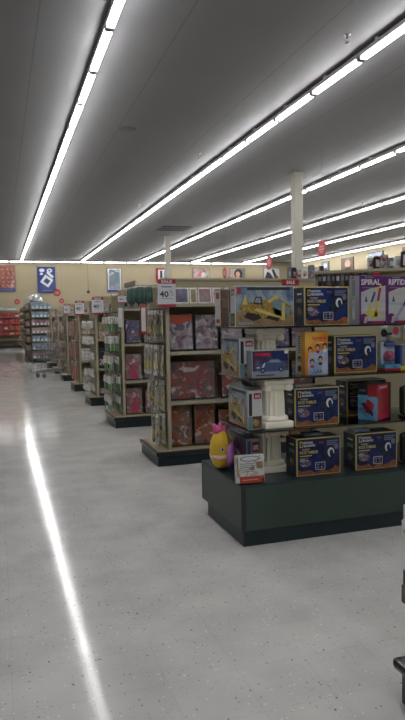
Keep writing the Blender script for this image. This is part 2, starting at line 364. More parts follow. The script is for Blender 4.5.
    def build(s, name, parent=None, loc=None, rotz=None):
        me = bpy.data.meshes.new(name); me.from_pydata(s.v, [], s.f)
        for m in s.mats: me.materials.append(m)
        me.polygons.foreach_set('material_index', s.mi); me.polygons.foreach_set('use_smooth', s.sm); me.update()
        o = bpy.data.objects.new(name, me); COL.objects.link(o)
        if parent: o.parent = parent
        if loc is not None: o.location = loc
        if rotz is not None: o.rotation_euler.z = rotz
        return o
def box_faces(w, d, h):
    """printable faces of a box centred on x, front face at y=-d/2, standing on z=0"""
    V = Vector
    return {'front': (V((-w / 2, -d / 2, 0)), V((w, 0, 0)), V((0, 0, h)), V((0, -1, 0))),
            'left': (V((-w / 2, d / 2, 0)), V((0, -d, 0)), V((0, 0, h)), V((-1, 0, 0))),
            'right': (V((w / 2, -d / 2, 0)), V((0, d, 0)), V((0, 0, h)), V((1, 0, 0))),
            'top': (V((-w / 2, -d / 2, h)), V((w, 0, 0)), V((0, d, 0)), V((0, 0, 1)))}
def tag(o, label, cat, group=None):
    o['label'] = label; o['category'] = cat
    if group: o['group'] = group
    return o
def struct(o): o['kind'] = 'structure'; return o
def empty(name, loc, label, cat, group=None, rotz=0):
    o = bpy.data.objects.new(name, None); COL.objects.link(o); o.location = loc; o.rotation_euler.z = rotz
    o.empty_display_size = .1
    return tag(o, label, cat, group)
def copy_tree(o, parent=None):
    c = o.copy(); COL.objects.link(c)
    if parent: c.parent = parent
    for ch in list(o.children): copy_tree(ch, c)
    return c
def dup(o, loc, rotz=None, label=None, cat=None, group=None):
    c = copy_tree(o); c.location = loc
    if rotz is not None: c.rotation_euler.z = rotz
    if label: c['label'] = label
    if group: c['group'] = group
    return c

# ------------------------------------------------------------------ shell
X0, X1, Y0, Y1, ZC = -9.0, 18.7, -11.0, 38.0, 5.0
struct(MB().box(X0, Y0, -.1, X1, Y1, 0, M_floor).build('floor'))
struct(MB().box(X0, Y0, ZC, X1, Y1, ZC + .1, M_ceil).build('ceiling'))
struct(MB().box(X0 - .2, Y1, 0, X1 + .2, Y1 + .2, ZC, M_wall).build('wall_back'))
struct(MB().box(X1, Y0, 0, X1 + .2, Y1, ZC, M_wall).build('wall_right'))
struct(MB().box(X0 - .2, Y0, 0, X0, Y1, ZC, M_wall).build('wall_left'))
struct(MB().box(X0 - .2, Y0 - .2, 0, X1 + .2, Y0, ZC, M_wall).build('wall_front'))
struct(MB().box(X0, Y1 - .02, 0, X1, Y1, .12, M_plinth).build('baseboard_back'))
for i, (x, y) in enumerate(((7.08, 14.2), (6.98, 26.2))):
    p = MB().box(x - .11, y - .11, 0, x + .11, y + .11, ZC, M_pillar, bev=.012)
    p.box(x - .125, y - .125, ZC - .05, x + .125, y + .125, ZC, M_pillar)
    struct(p.build('pillar'))

# ------------------------------------------------------------------ ceiling lights
LS = 1.33
def make_light():
    root = empty('ceiling_light', (0, 0, ZC), 'x', 'light')
    h = MB(); h.box(-.052, -.66, -.105, .052, .66, -.045, M_housing, bev=.006)
    h.box(-.03, -.66, -.045, .03, .66, -.035, M_grey_metal); h.build('housing', root)
    for s in (-1, 1): MB().tube([(s * .031, -.60, -.130), (s * .031, .60, -.130)], .0135, M_tube, 8).build('tube', root)
    for y in (-.634, .634):
        e = MB(); e.box(-.05, y - .02, -.148, .045, y + .02, -.1, M_grey_metal, bev=.004); e.build('lamp_socket', root)
    b = MB(); b.box(-.045, .25, -.045, .045, .29, 0, M_white_metal); b.build('bracket', root)
    return root
proto = make_light()
proto_dim = make_light()
for ch in proto_dim.children:
    if ch.name.startswith('tube'):
        ch.data.materials.clear(); ch.data.materials.append(M_tube_dim)
rows = [(-1.97, 'unseen row just left of the walkway'), (1.36, 'leftmost visible row, above the gondola ends'), (4.70, 'second visible row from the left'),  # first row is out of view, added for its light
        (8.03, 'third visible row from the left'), (11.3, 'fourth visible row from the left'), (14.65, 'fifth visible row from the left'), (17.95, 'last row beside the right wall')]
first = True
for x, rn in rows:
    y = -9.125 if x < 6 else -3.805  # near rows run on unseen behind the camera to light the fronts
    n0 = 0
    while y < 37.2:
        skip = (x < 0 and n0 % 2) 
        if x > 6 and y < x * .55 - 2.5: skip = True
        if not skip:
            o = proto if first else copy_tree(proto); first = False
            o.location = (x, y, ZC); o['label'] = 'white twin-tube ceiling light in the ' + rn; o['group'] = 'ceiling lights, ' + rn
        y += LS; n0 += 1
# strip along the back wall
k = 0; x = -2.6
while x < 17.2:
    o = proto_dim if k == 0 else copy_tree(proto_dim); o.location = (x, 37.3, ZC); o.rotation_euler.z = R(90)
    o['label'] = 'white ceiling light running across along the back wall top'; o['group'] = 'ceiling lights along the back wall'; x += LS; k += 1

def sprinkler(x, y, lab):
    r = empty('fire_sprinkler', (x, y, ZC), lab, 'sprinkler', 'ceiling sprinklers')
    MB().lathe([(.045, -.006), (.045, 0)], M_grey_metal, 16).build('flange', r)
    b = MB().tube([(0, 0, 0), (0, 0, -.06)], .018, M_grey_metal); b.tube([(-.014, 0, -.06), (-.02, 0, -.085), (0, 0, -.11)], .005, M_grey_metal, 6); b.tube([(.014, 0, -.06), (.02, 0, -.085), (0, 0, -.11)], .005, M_grey_metal, 6); b.build('body', r)
    MB().lathe([(.022, -.116), (.03, -.108), (.03, -.106)], M_grey_metal, 12).build('deflector', r)
sprinkler(4.28, 7.15, 'ceiling sprinkler nearest the camera, near the top right')
sprinkler(4.2, 13.0, 'ceiling sprinkler beside the second row of lights, mid way back')
sprinkler(4.2, 19.0, 'small ceiling sprinkler beside the second light row, furthest back')
sprinkler(11.0, 17.5, 'ceiling sprinkler right of the cream pillar')
o = MB().lathe([(.15, -.012), (.16, -.006), (.16, 0)], plain('ceiling_disc', rgb(104, 104, 104), .7), 24).build('ceiling_speaker', loc=(2.4, 11.7, ZC))
tag(o, 'round grey flush ceiling disc between the first and second light rows', 'ceiling speaker')
v = empty('ceiling_vent', (6.6, 23.9, ZC), 'dark rectangular louvred vent in the ceiling by the far pillar', 'vent')
MB().box(-.55, -.6, -.03, .55, .6, 0, M_vent).build('frame', v)
sl = MB()
for i in range(7): sl.box(-.5, -.52 + i * .16, -.045, .5, -.46 + i * .16, -.03, M_grey_metal if i % 3 == 0 else M_vent)
sl.build('louvre', v)

# ------------------------------------------------------------------ wall posters
def wall_face(x0, z0, x1, z1, Y): return (Vector((x0, Y, z0)), Vector((x1 - x0, 0, 0)), Vector((0, 0, z1 - z0)), Vector((0, -1, 0)))
def rwall_face(ya, z0, yb, z1, X): return (Vector((X, ya, z0)), Vector((0, yb - ya, 0)), Vector((0, 0, z1 - z0)), Vector((-1, 0, 0)))
def poster(x0, z0, x1, z1, lab, fn, frame=M_framegrey):
    cx = (x0 + x1) / 2; root = empty('wall_poster', (cx, 37.98, z0), lab, 'poster', 'posters on the back wall')
    w = x1 - x0; h = z1 - z0
    MB().box(-w / 2, -.04, 0, w / 2, 0, h, frame).build('frame', root)
    b = MB(); f = wall_face(-w / 2 + .03, .03, w / 2 - .03, h - .03, -.042)
    fn(b, f); b.build('print', root)
    return root
def p_red(b, f):
    b.rect(f, 0, 0, 1, 1, M_posterred, 1); b.rect(f, 0, 0, 1, .12, M_posterblue, 2); b.rect(f, .1, .04, .9, .08, M_grey_ink, 3)
    for i in range(5):
        for j in range(5): b.disc(f, .12 + i * .19 + (j % 2) * .04, .22 + j * .16, .05, .045, M_pinkstrip, 3, 8)
def p_blue(b, f):
    b.rect(f, 0, 0, 1, 1, M_posterblue, 1)
    b.poly(f, [(.12, .42), (.45, .72), (.92, .5), (.6, .2)], M_white_ink, 3); b.poly(f, [(.32, .44), (.5, .58), (.74, .46), (.56, .32)], M_posterblue, 4)
    b.disc(f, .25, .88, .16, .07, M_white_ink, 3, 12); b.disc(f, .7, .87, .17, .08, M_white_ink, 3, 12); b.disc(f, .22, .74, .1, .05, M_white_ink, 3, 9)
    b.poly(f, [(.5, .78), (.6, .84), (.95, .64), (.85, .56)], M_white_ink, 3); b.rect(f, .25, .06, .85, .1, M_grey_ink, 3)
    b.disc(f, .7, .87, .07, .03, M_posterblue, 5, 10)
def p_pale(b, f):
    b.rect(f, 0, 0, 1, 1, M_white, 1); b.rect(f, .1, .12, .9, .94, M_posterpale, 2); b.rect(f, 0, 0, 1, .1, M_posterblue, 3); b.disc(f, .3, .2, .14, .06, M_egglilac, 4, 10)
def p_u(b, f):
    b.rect(f, 0, 0, 1, 1, M_red, 1); b.rect(f, .12, .06, 1, .92, M_white, 2); b.rect(f, .25, .3, .4, .85, M_ink, 3); b.rect(f, .55, .2, .72, .85, M_ink, 3); b.rect(f, .3, .14, .62, .32, M_grey_ink, 3)
def p_pink(b, f):
    b.rect(f, 0, 0, 1, 1, M_posterpink, 1); b.disc(f, .4, .5, .16, .2, M_pinkdress, 2, 12); b.disc(f, .62, .4, .14, .24, M_white, 3, 12); b.rect(f, .84, .2, .92, .3, M_ink, 3)
def p_girl(b, f):
    b.rect(f, 0, 0, 1, 1, M_framegrey, 1); b.rect(f, 0, 0, .4, 1, M_posterpink, 2); b.disc(f, .56, .55, .3, .4, M_hair, 3, 16); b.disc(f, .52, .5, .15, .25, M_skin, 4, 14); b.poly(f, [(.3, 0), (.4, .26), (.66, .26), (.85, 0)], M_pinkpale, 5)
def p_shoe(b, f):
    b.rect(f, 0, 0, 1, 1, M_white, 1); b.poly(f, [(.05, .2), (.2, .75), (.4, .6), (.62, .15), (.5, .04)], M_ink, 2); b.poly(f, [(.48, .9), (.62, .95), (.8, .45), (.92, .15), (.7, .1)], M_ink, 2); b.poly(f, [(.6, .1), (.95, .12), (.9, .35), (.7, .3)], M_red, 3); b.rect(f, .1, .06, .5, .14, M_grey_ink, 4)
poster(-.35, 3.2, 1.05, 4.73, 'square dusty-red poster with a dark blue bottom band, far left wall', p_red)
poster(2.26, 3.13, 3.28, 4.65, 'deep blue poster with white shapes on the back wall', p_blue, M_posterblue)
poster(6.32, 3.15, 7.2, 4.6, 'pale white and aqua framed poster on the back wall', p_pale)
poster(9.33, 3.75, 10.3, 4.62, 'red-edged white poster behind the large sale sign', p_u, M_red)
poster(11.7, 3.9, 12.82, 4.66, 'small dusty-pink picture above the nearest pegboard header', p_pink)
poster(14.16, 3.85, 15.2, 4.66, 'poster of a dark-haired woman with a pale face', p_girl)
poster(16.5, 3.85, 17.65, 4.68, 'white poster with dark shoe shapes and a red patch', p_shoe)
def rposter(ya, yb, z0, z1, lab, cols):
    root = empty('wall_poster', (18.68, (ya + yb) / 2, z0), lab, 'poster', 'posters on the right wall'); w = abs(yb - ya); h = z1 - z0
    MB().box(-.04, -w / 2, 0, 0, w / 2, h, cols[0]).build('frame', root)
    b = MB(); f = rwall_face(w / 2 - .04, .04, -w / 2 + .04, h - .04, -.042)
    b.rect(f, 0, 0, 1, 1, cols[1], 1); b.disc(f, .55, .55, .25, .3, cols[2], 2); b.poly(f, [(.3, 0), (.45, .3), (.7, .3), (.85, 0)], cols[3], 3); b.build('print', root)
rposter(33.3, 34.2, 4.15, 4.74, 'small grey poster near the back corner of the right wall', (M_ink, M_grey_ink, M_white, M_ink))
rposter(30.6, 31.9, 3.95, 4.74, 'poster of a dark figure and a pale figure on the right wall', (M_brownprint, M_brownprint, M_skin, M_hair))
rposter(27.8, 29.1, 3.7, 4.76, 'light blue poster with a pink shape on the right wall', (M_ink, M_sky, M_pinkdress, M_white))
rposter(24.9, 26.2, 3.7, 4.74, 'brown poster at the right edge, nearest on the right wall', (M_brownprint, M_brownprint, M_posterpink, M_ink))

# round signs
def round_sign(p, d, face_x, lab, grp):
    r = empty('round_sign', p, lab, 'sign', grp)
    b = MB(); rot = Matrix.Rotation(R(90), 4, 'Y' if face_x else 'X')
    b.lathe([(d / 2, -.008), (d / 2, .008)], M_signred, 28, xf=rot, smooth=False); b.build('disc', r)
    c = MB()
    if face_x: f = (Vector((-.009, d / 2, -d / 2)), Vector((0, -d, 0)), Vector((0, 0, d)), Vector((-1, 0, 0)))
    else: f = (Vector((-d / 2, -.009, -d / 2)), Vector((d, 0, 0)), Vector((0, 0, d)), Vector((0, -1, 0)))
    c.rect(f, .24, .58, .76, .68, M_signpink, 1); c.rect(f, .18, .42, .82, .52, M_signpink, 1); c.rect(f, .3, .28, .7, .35, M_signpink, 1); c.build('lettering', r)
    MB().tube([(0, 0, d / 2), (0, 0, ZC - p[2])], .0015, M_cable, 5).build('hanger', r)
round_sign((6.67, 12.2, 2.94), .37, True, 'round red hanging sign just right of the cream pillar', 'round red hanging signs')
round_sign((6.5, 14.6, 2.86), .36, True, 'round red hanging sign in front of the shoe poster', 'round red hanging signs')
round_sign((6.3, 17.3, 2.8), .32, True, 'smallest round red hanging sign, between the pink and woman posters', 'round red hanging signs')
round_sign((2.12, 24, 2.54), .27, False, 'round red sign at the lower right corner of the blue poster', 'round red hanging signs')
round_sign((2.66, 28, 2.36), .21, False, 'small round red sign above the price cards, right of the blue poster', 'round red hanging signs')
round_sign((.86, 30, 2.4), .25, False, 'round red sign under the dusty-red poster at far left', 'round red hanging signs')
r = empty('hanging_sensor', (5.05, 37.0, 3.15), 'thin dark cord with a small dark ball in front of the back wall', 'hanging cord')
MB().lathe([(.02, -.09), (.08, -.04), (.09, .02), (.03, .09)], M_black, 12).build('ball', r); MB().tube([(0, 0, .05), (0, 0, 1.85)], .008, M_cable, 5).build('cord', r)

# ------------------------------------------------------------------ gondolas
GX, PX = 1.477, 1.62
def gondola(y0, lab, length=3.2, shelves=(.645, 1.16, 1.65), top=1.9, depth=.82):
    g = empty('shelving_unit', (GX, y0, 0), lab, 'shelving', 'cream gondola shelving units')
    w = length; px = PX - GX
    MB().box(.02, .02, 0, w, depth - .02, .12, M_plinth).build('plinth', g)
    b = MB(); b.box(0, 0, .105, w, .03, .15, M_bumper, bev=.008); b.box(0, 0, .105, .03, depth, .15, M_bumper, bev=.008); b.box(0, depth - .03, .105, w, depth, .15, M_bumper, bev=.008); b.build('bumper', g)
    MB().box(.02, .02, .12, w, depth - .02, .155, M_deck).build('deck', g)
    MB().box(px, .06, .155, px + .02, depth - .03, top - .06, M_peg).build('end_panel', g)
    MB().box(px - .005, .05, .155, px + .033, .09, top - .02, M_cream, bev=.004).build('post', g)
    MB().box(px - .005, depth - .06, .155, px + .033, depth - .02, top - .02, M_cream, bev=.004).build('post', g)
    MB().box(px + .03, .355, .155, w, .375, top + .01, M_peg).build('spine_panel', g)
    MB().box(px + .02, .345, top + .005, w, .385, top + .03, M_cream).build('top_rail', g)
    for z in shelves:
        s = MB(); s.box(px + .035, .05, z - .022, w, .355, z, M_cream); s.box(px + .035, .043, z - .03, w, .05, z + .002, M_shelfedge)
        s.build('shelf', g)
    return g
GY = [6.15 + 2.44 * k for k in range(7)]
names = ['nearest cream gondola, full of film-wrapped trays', 'second cream gondola, green and white packs on its end', 'third cream gondola, small white figurines on its end',
         'fourth cream gondola, long pink and white packs on its end', 'fifth cream gondola back along the aisle', 'sixth cream gondola, beside the shopping cart', 'seventh cream gondola, just before the tall run']
G = [gondola(y, n) for y, n in zip(GY, names)]

# endcap hooks as parts
def hooks(g, k, ys, zs, ln=.2):
    for z in zs:
        for y in ys: MB().tube([(PX - GX, y, z), (PX - GX - ln, y, z + .005), (PX - GX - ln - .01, y, z + .02)], .003, M_chrome, 5).build('peg_hook', g)

# pack prototypes, facing -X, hanging hole at origin
def pack_green():
    b = MB(); b.box(-.002, -.045, -.23, .002, .045, .015, M_cardwhite, bev=.0)
    b.box(-.012, -.047, -.235, -.002, .047, -.13, M_cardgreen, bev=.004); b.box(-.03, -.03, -.13, -.002, .03, -.03, M_cardwhite, bev=.01)
    b.box(-.006, -.045, -.02, -.002, .045, .01, M_tan); return b.build('blister_pack')
def pack_clear():
    b = MB(); b.box(-.003, -.05, -.02, .003, .05, .02, M_cardwhite); b.box(-.018, -.045, -.295, .008, .045, -.02, M_clear, bev=.012)
    b.box(-.021, -.035, -.22, -.017, .01, -.15, M_yel2, bev=.002); b.box(-.021, -.02, -.285, -.017, .03, -.25, M_white); return b.build('clear_pack')
def pack_fig():
    b = MB(); b.box(-.002, -.03, -.02, .002, .03, .015, M_white)
    b.lathe([(.02, -.14), (.032, -.12), (.034, -.09), (.018, -.065), (.026, -.045), (.022, -.02), (.005, -.005)], M_cardwhite, 12, sy=1.2); 
    b.lathe([(.01, -.02), (.012, .0), (.002, .03)], M_cardwhite, 8, c=(0, .024, -.03)); return b.build('white_figurine')
def pack_strip():
    b = MB(); b.box(-.002, -.035, -.4, .002, .035, .015, M_cardwhite); b.box(-.018, -.03, -.39, -.002, .03, -.06, M_pinkstrip, bev=.006); b.box(-.02, -.03, -.05, -.002, .03, -.01, M_cardA); return b.build('long_pack')
def pack_card():
    b = MB(); b.box(-.002, -.05, -.2, .002, .05, .015, M_cardA); b.box(-.02, -.035, -.18, -.002, .035, -.06, M_cardA, bev=.01); b.box(-.004, -.05, -.04, -.002, .05, .01, M_cardwhite); return b.build('carded_pack')
PR = {}
def hang(kind, loc, rz, lab, cat, grp, first={}):
    fn = {'g': pack_green, 'c': pack_clear, 'f': pack_fig, 's': pack_strip, 'k': pack_card}[kind]
    if kind not in PR: PR[kind] = fn(); o = PR[kind]
    else: o = PR[kind].copy(); COL.objects.link(o)
    o.location = loc; tl = .25 if kind in 'cf' else 1; o.rotation_euler = (R(random.uniform(-4, 4) * tl), R(random.uniform(-3, 5) * tl), rz * (.4 if kind == 'c' else 1)); tag(o, lab, cat, grp); return o
ORD = ['top', 'second', 'third', 'fourth', 'bottom']
def endcap(gi, kind, zs, ys, deep, lab, cat, dx=.045):
    g = G[gi]; y0 = GY[gi]; hooks(g, gi, ys, zs, .03 + dx * deep)
    for ri, z in enumerate(zs):
        rown = ORD[ri] if len(zs) == 5 or ri < len(zs) - 1 else 'bottom'
        for y in ys:
            for d in range(deep):
                if d and random.random() < .25: continue
                hang(kind, (PX - (.05 if kind == 'f' else .03) - dx * d, y0 + y + random.uniform(-.012, .012), z - .028 - .0), R(random.uniform(-12, 12)),
                     lab % rown, cat, (lab % rown) + ', group')
endcap(0, 'c', (1.60, 1.24, .88, .535), (.13, .27, .41, .55), 2, 'long clear pack with yellow tag, %s row on the nearest gondola end', 'pack', .07)
endcap(1, 'g', (1.60, 1.32, 1.04, .76, .48), (.14, .29, .44, .59), 3, 'green-bottomed white pack, %s row on the second gondola end', 'pack', .058)
endcap(2, 'f', (1.52, 1.24, .96, .66, .4), (.16, .36, .55, .72), 2, 'small white figurine, %s row on the third gondola end', 'figurine', .085)
endcap(3, 's', (1.55, 1.1, .64), (.14, .32, .5, .68), 2, 'long pink and white pack, %s row on the fourth gondola end', 'pack', .06)
endcap(4, 'k', (1.6, 1.3, 1.0, .7, .42), (.18, .42, .66), 2, 'printed card pack, %s row on the fifth gondola end', 'pack', .07)
endcap(5, 'k', (1.55, 1.2, .85, .5), (.2, .6), 2, 'printed card pack, %s row on the gondola end behind the shopping cart', 'pack', .07)
endcap(6, 'k', (1.55, 1.2, .85, .5), (.2, .6), 2, 'printed card pack, %s row on the furthest cream gondola end', 'pack', .07)

# sale signs on poles
def sale_sign(x, y, z0, z1, w, lab, full=True, pole_to=1.88, rz=0):
    r = empty('sale_sign', (x, y, z0), lab, 'sign', 'hanging sale signs', rz); h = z1 - z0
    b = MB(); b.box(-w / 2, -.003, 0, w / 2, .003, h, M_white); f = (Vector((-w / 2, -.003, 0)), Vector((w, 0, 0)), Vector((0, 0, h)), Vector((0, -1, 0)))
    b.rect(f, 0, .84, 1, 1, M_red, 1); b.rect(f, 0, 0, 1, .1, M_red, 1)
    b.text(f, 'SALE', .2, .87, .8, .97, M_white_ink, 3, True)
    b.text(f, '40', .1, .35, .6, .58, M_ink, 3, True)
    b.text(f, '%', .64, .49, .84, .61, M_ink, 3); b.text(f, 'OFF', .64, .38, .88, .46, M_grey_ink, 3)
    b.rect(f, .2, .71, .8, .745, M_bluink, 2); b.rect(f, .16, .29, .84, .31, M_grey_ink, 2)
    b.build('panel', r)
    c = MB(); c.tube([(0, .012, -.04), (0, .012, h + .02)], .007, M_grey_metal, 6); c.box(-.02, .0, -.05, .02, .03, -.035, M_grey_metal); c.build('holder', r)
    return r
sale_sign(1.622, 6.165, 1.62, 1.896, .186, 'large white and red 40 percent sale sign on the nearest gondola post')
sale_sign(1.62, 8.56, 1.73, 1.84, .11, 'small white price sign on the second gondola end')
sale_sign(1.66, 11.04, 1.6, 1.9, .2, 'white and red 40 percent sale sign on the third gondola')
sale_sign(1.635, 13.4, 1.61, 1.91, .185, 'white and red 40 percent sale sign on the fourth gondola')
sale_sign(1.62, 15.83, 1.66, 1.91, .14, 'small red and white sale sign on the fifth gondola')

# clip strip and dark bundles on nearest endcap
o = MB(); o.box(-.032, -.003, 0, .032, .003, .29, M_red); o.box(-.022, -.012, .03, .022, -.003, .265, M_white, bev=.004); o.box(-.03, -.006, .27, .03, .006, .3, M_pinkstrip)
tag(o.build('hanging_strip_pack', loc=(1.375, 6.16, 1.35), rotz=R(-4)), 'red-edged white strip pack hanging from the nearest gondola end', 'pack')
o = MB(); o.box(-.028, -.003, 0, .028, .003, .26, M_white, bev=.002)
tag(o.build('hanging_price_strip', loc=(1.58, 8.5, 1.4), rotz=R(-3)), 'blank white card strip on the post of the second gondola', 'card')
rk = empty('top_rack', (PX, 6.2, 1.84), 'pale wire rack with white header over the nearest gondola end', 'rack')
b = MB()
for y in (.03, .3, .56): b.tube([(-.006, y, 0), (-.3, y, .0)], .004, M_chrome, 6)
b.tube([(-.3, .03, 0), (-.3, .56, 0)], .004, M_chrome, 6); b.build('wire_frame', rk)
MB().box(-.31, .02, .0, -.295, .57, .05, M_jar).build('header', rk)
def bundle():
    b = MB(); n = 14
    for i in range(5):
        x = -.03 + i * .015; b.lathe([(.009, -.15 - .01 * (i % 3)), (.012, -.09), (.008, -.02), (.003, 0)], M_darkgreen, 6, c=(x, random.uniform(-.01, .01), 0))
    b.box(-.03, -.008, -.02, .03, .008, .0, M_grey_ink); return b.build('hanging_bundle')
bd = bundle(); first = True
for i, (x, y) in enumerate([(1.37, .05), (1.46, .06), (1.36, .3), (1.46, .32), (1.37, .54), (1.46, .53)]):
    o = bd if first else bd.copy()
    if not first: COL.objects.link(o)
    first = False; o.location = (x, 6.2 + y, 1.828)
    tag(o, 'dark green fringed bundle hanging from the rack on the nearest gondola end', 'bundle', 'dark green bundles on the rack')
o = MB().poly((Vector((-.04, 0, -.2)), Vector((.08, 0, 0)), Vector((0, 0, .2)), Vector((0, -1, 0))), [(0, .1), (.5, 0), (1, .1), (.7, 1), (.35, 1)], M_white, 1)
b = MB(); b.add([(-.04, 0, -.17), (0, 0, -.2), (.04, 0, -.17), (.02, 0, 0), (-.015, 0, 0), (-.04, .004, -.17), (0, .004, -.2), (.04, .004, -.17), (.02, .004, 0), (-.015, .004, 0)],
              [(0, 1, 2, 3, 4), (9, 8, 7, 6, 5), (0, 5, 6, 1), (1, 6, 7, 2), (2, 7, 8, 3), (3, 8, 9, 4), (4, 9, 5, 0)], M_posterpink)
tag(b.build('paper_tag', loc=(1.555, 6.17, 1.83)), 'pale pink and white card hanging left of the large sale sign', 'card')

# ------------------------------------------------------------------ stock on gondola fronts
def tray(w, h, mat, lab, x, y, z, tilt=4, rim=M_edge, deco=None, cat='tray', grp=None, name='wrapped_tray', d=.03):
    r = empty(name, (x + w / 2, y, z + .004), lab, cat, grp); r.rotation_euler = (R(-tilt), 0, 0)
    b = MB(); b.box(-w / 2, 0, 0, w / 2, d, h, rim, bev=.004); b.build('backing', r)
    b = MB(); b.box(-w / 2 + .008, -.012, .008, w / 2 - .008, 0, h - .008, mat, bev=.008)
    f = (Vector((-w / 2, -.012, 0)), Vector((w, 0, 0)), Vector((0, 0, h)), Vector((0, -1, 0)))
    if deco: deco(b, f)
    b.build('picture', r); return r
def d_orange(b, f): b.poly(f, [(.05, .76), (.4, .7), (.95, .82), (.95, .96), (.05, .96)], M_boxes_orange, 2)
def d_fig(b, f): b.disc(f, .48, .12, .07, .07, M_red, 2, 10); b.rect(f, .44, .02, .54, .1, M_ink, 3)
def d_dress(b, f):
    b.poly(f, [(.25, .06), (.8, .04), (.6, .45), (.62, .62), (.42, .62), (.45, .45)], M_pinkdress, 2); b.disc(f, .52, .72, .09, .09, M_skin, 3, 10)
    b.rect(f, .82, .1, .93, .3, M_grey_ink, 3)
Y1f = GY[0] + .1
tr = [(.265, .385, M_film_violet, 1.675, 1.164, 'crinkled film tray with an orange top band, upper shelf of nearest gondola', d_orange),
      (.26, .38, M_film_violet, 1.955, 1.164, 'shiny white and violet film tray beside the orange-banded one, upper shelf', None),
      (.5, .41, M_film_red, 1.675, .649, 'wide red and blue film tray on the middle shelf of nearest gondola', d_fig),
      (.235, .435, M_film_orange, 1.675, .16, 'orange and blue film tray next to the post on the bottom deck', None),
      (.245, .435, M_film_orange, 1.925, .16, 'orange and red film tray, second from the post on the bottom deck', d_fig)]
for w, h, mt, x, z, lb, dc in tr: tray(w, h, mt, lb, x, Y1f + .06, z, deco=dc, grp='film-wrapped trays on the nearest gondola')
# rest of the shelves, mostly behind the display
for z, nm_, ms in ((1.164, 'upper', [M_film_violet, M_film_red, M_film_purple]), (.649, 'middle', [M_film_red, M_film_purple, M_film_orange]), (.16, 'bottom', [M_film_orange, M_film_red, M_film_purple])):
    x = 2.24 if z != .16 else 2.2
    for i in range(8):
        if x + .26 > 4.6: break
        tray(.255, .37, ms[i % 3], 'film-wrapped tray behind the glass display, %s shelf of the nearest gondola' % nm_, x, Y1f + .06, z, grp='film trays behind the display, %s shelf' % nm_)
        x += .275
# top shelf framed pieces
def framed(x, w, h, mat, lab, y, z=1.652, grp='framed cards on the top shelf'):
    r = empty('framed_card', (x + w / 2, y, z + .003), lab, 'frame', grp); r.rotation_euler = (R(-8), 0, 0)
    MB().box(-w / 2, 0, 0, w / 2, .015, h, M_cardwhite, bev=.003).build('frame', r)
    MB().box(-w / 2 + .014, -.004, .014, w / 2 - .014, 0, h - .014, mat).build('picture', r)
for x, w, mt, lb in ((1.735, .155, M_film_purple, 'white-framed violet card right of the large sale sign'), (1.90, .08, M_tan, 'narrow green-tan card between two framed cards'),
                     (1.99, .15, M_film_pink, 'white-framed pale pink card, third from the large sale sign'), (2.15, .1, M_cardA, 'narrow grey card at the display end of the top shelf')):
    framed(x, w, .165, mt, lb, 6.28)
for i in range(9): framed(2.29 + i * .2, .16, .165, [M_cardA, M_film_pink, M_film_purple][i % 3], 'small framed card on the top shelf, behind the glass display', 6.28, grp='framed cards hidden behind the display')
# second gondola
ys = GY[1] + .12
tray(.21, .33, M_film_purple, 'purple and blue film-wrapped frame on the second gondola', 1.69, ys + .04, 1.164, grp='wrapped boxes on the second gondola', name='wrapped_tray')
tray(.24, .37, M_film_pink, 'film-wrapped box with a pink dress, middle shelf of second gondola', 1.675, ys + .04, .649, deco=d_dress, grp='wrapped boxes on the second gondola', name='wrapped_box')
tray(.24, .38, M_film_pink, 'film-wrapped box with a pink dress, bottom deck of second gondola', 1.675, ys + .04, .16, deco=d_dress, grp='wrapped boxes on the second gondola', name='wrapped_box')
for z, nm_ in ((1.164, 'upper'), (.649, 'middle'), (.16, 'bottom')):
    for i in range(3): tray(.24, .33, [M_film_pink, M_film_purple][i % 2], 'film-wrapped box further right on the %s level of the second gondola' % nm_, 1.95 + i * .27, ys + .04, z, grp='further boxes on the second gondola, %s level' % nm_, name='wrapped_box')
def jar():
    r = empty('storage_jar', (0, 0, 0), 'x', 'jar', 'jars on the second gondola top shelf')
    MB().lathe([(.034, 0), (.038, .01), (.038, .1), (.03, .125)], M_jar, 16).build('body', r); MB().lathe([(.033, .125), (.033, .155), (.006, .16)], M_black, 16).build('lid', r)
    MB().box(-.02, -.041, .03, .02, -.036, .08, M_ink).build('jar_label', r); return r
jr = jar(); j0 = True
for i in range(5):
    o = jr if j0 else copy_tree(jr); j0 = False; o.location = (1.70 + i * .095, ys + .02 + (i % 2) * .04, 1.653)
    o['label'] = 'pale jar with dark lid on the top shelf of the second gondola'
# third to seventh
def filler(gi, spec):
    for z, ms, lab, h in spec:
        x = PX + .05
        for i in range(4):
            w = .2; mt = ms[i % len(ms)]; r = MB(); r.box(0, 0, 0, w, .16, h, mt, bev=.004); r.box(.01, -.002, h * .15, w - .01, 0, h * .45, M_cardwhite if i % 2 else M_cardA)
            tag(r.build('stock_box', loc=(x, GY[gi] + .1, z + .0015)), lab, 'box', lab + ', group'); x += .23
filler(2, [(1.652, [M_jar, M_cardA], 'grey printed box on the top shelf of the third gondola', .13), (1.164, [M_tan, M_tan], 'tan box on the upper shelf of the third gondola', .3), (.649, [M_ink, M_navy], 'dark navy box on the middle shelf of the third gondola', .36), (.16, [M_ink, M_tan], 'dark box on the bottom deck of the third gondola', .3)])
filler(3, [(1.652, [M_cardA, M_cardwhite], 'small printed box on the top shelf of the fourth gondola', .15), (1.164, [M_tan, M_cardwhite], 'tan and white box on the upper shelf of the fourth gondola', .2), (.649, [M_cardwhite, M_ink], 'white and dark box on the middle shelf of the fourth gondola', .24), (.16, [M_tan, M_ink], 'dark and tan box on the bottom deck of the fourth gondola', .28)])
filler(4, [(1.652, [M_cardA], 'small mixed box on the top shelf of the fifth gondola', .16), (1.164, [M_boxes_pale], 'pale box on the upper shelf of the fifth gondola', .3), (.649, [M_cardA], 'mixed box on the middle shelf of the fifth gondola', .3)])
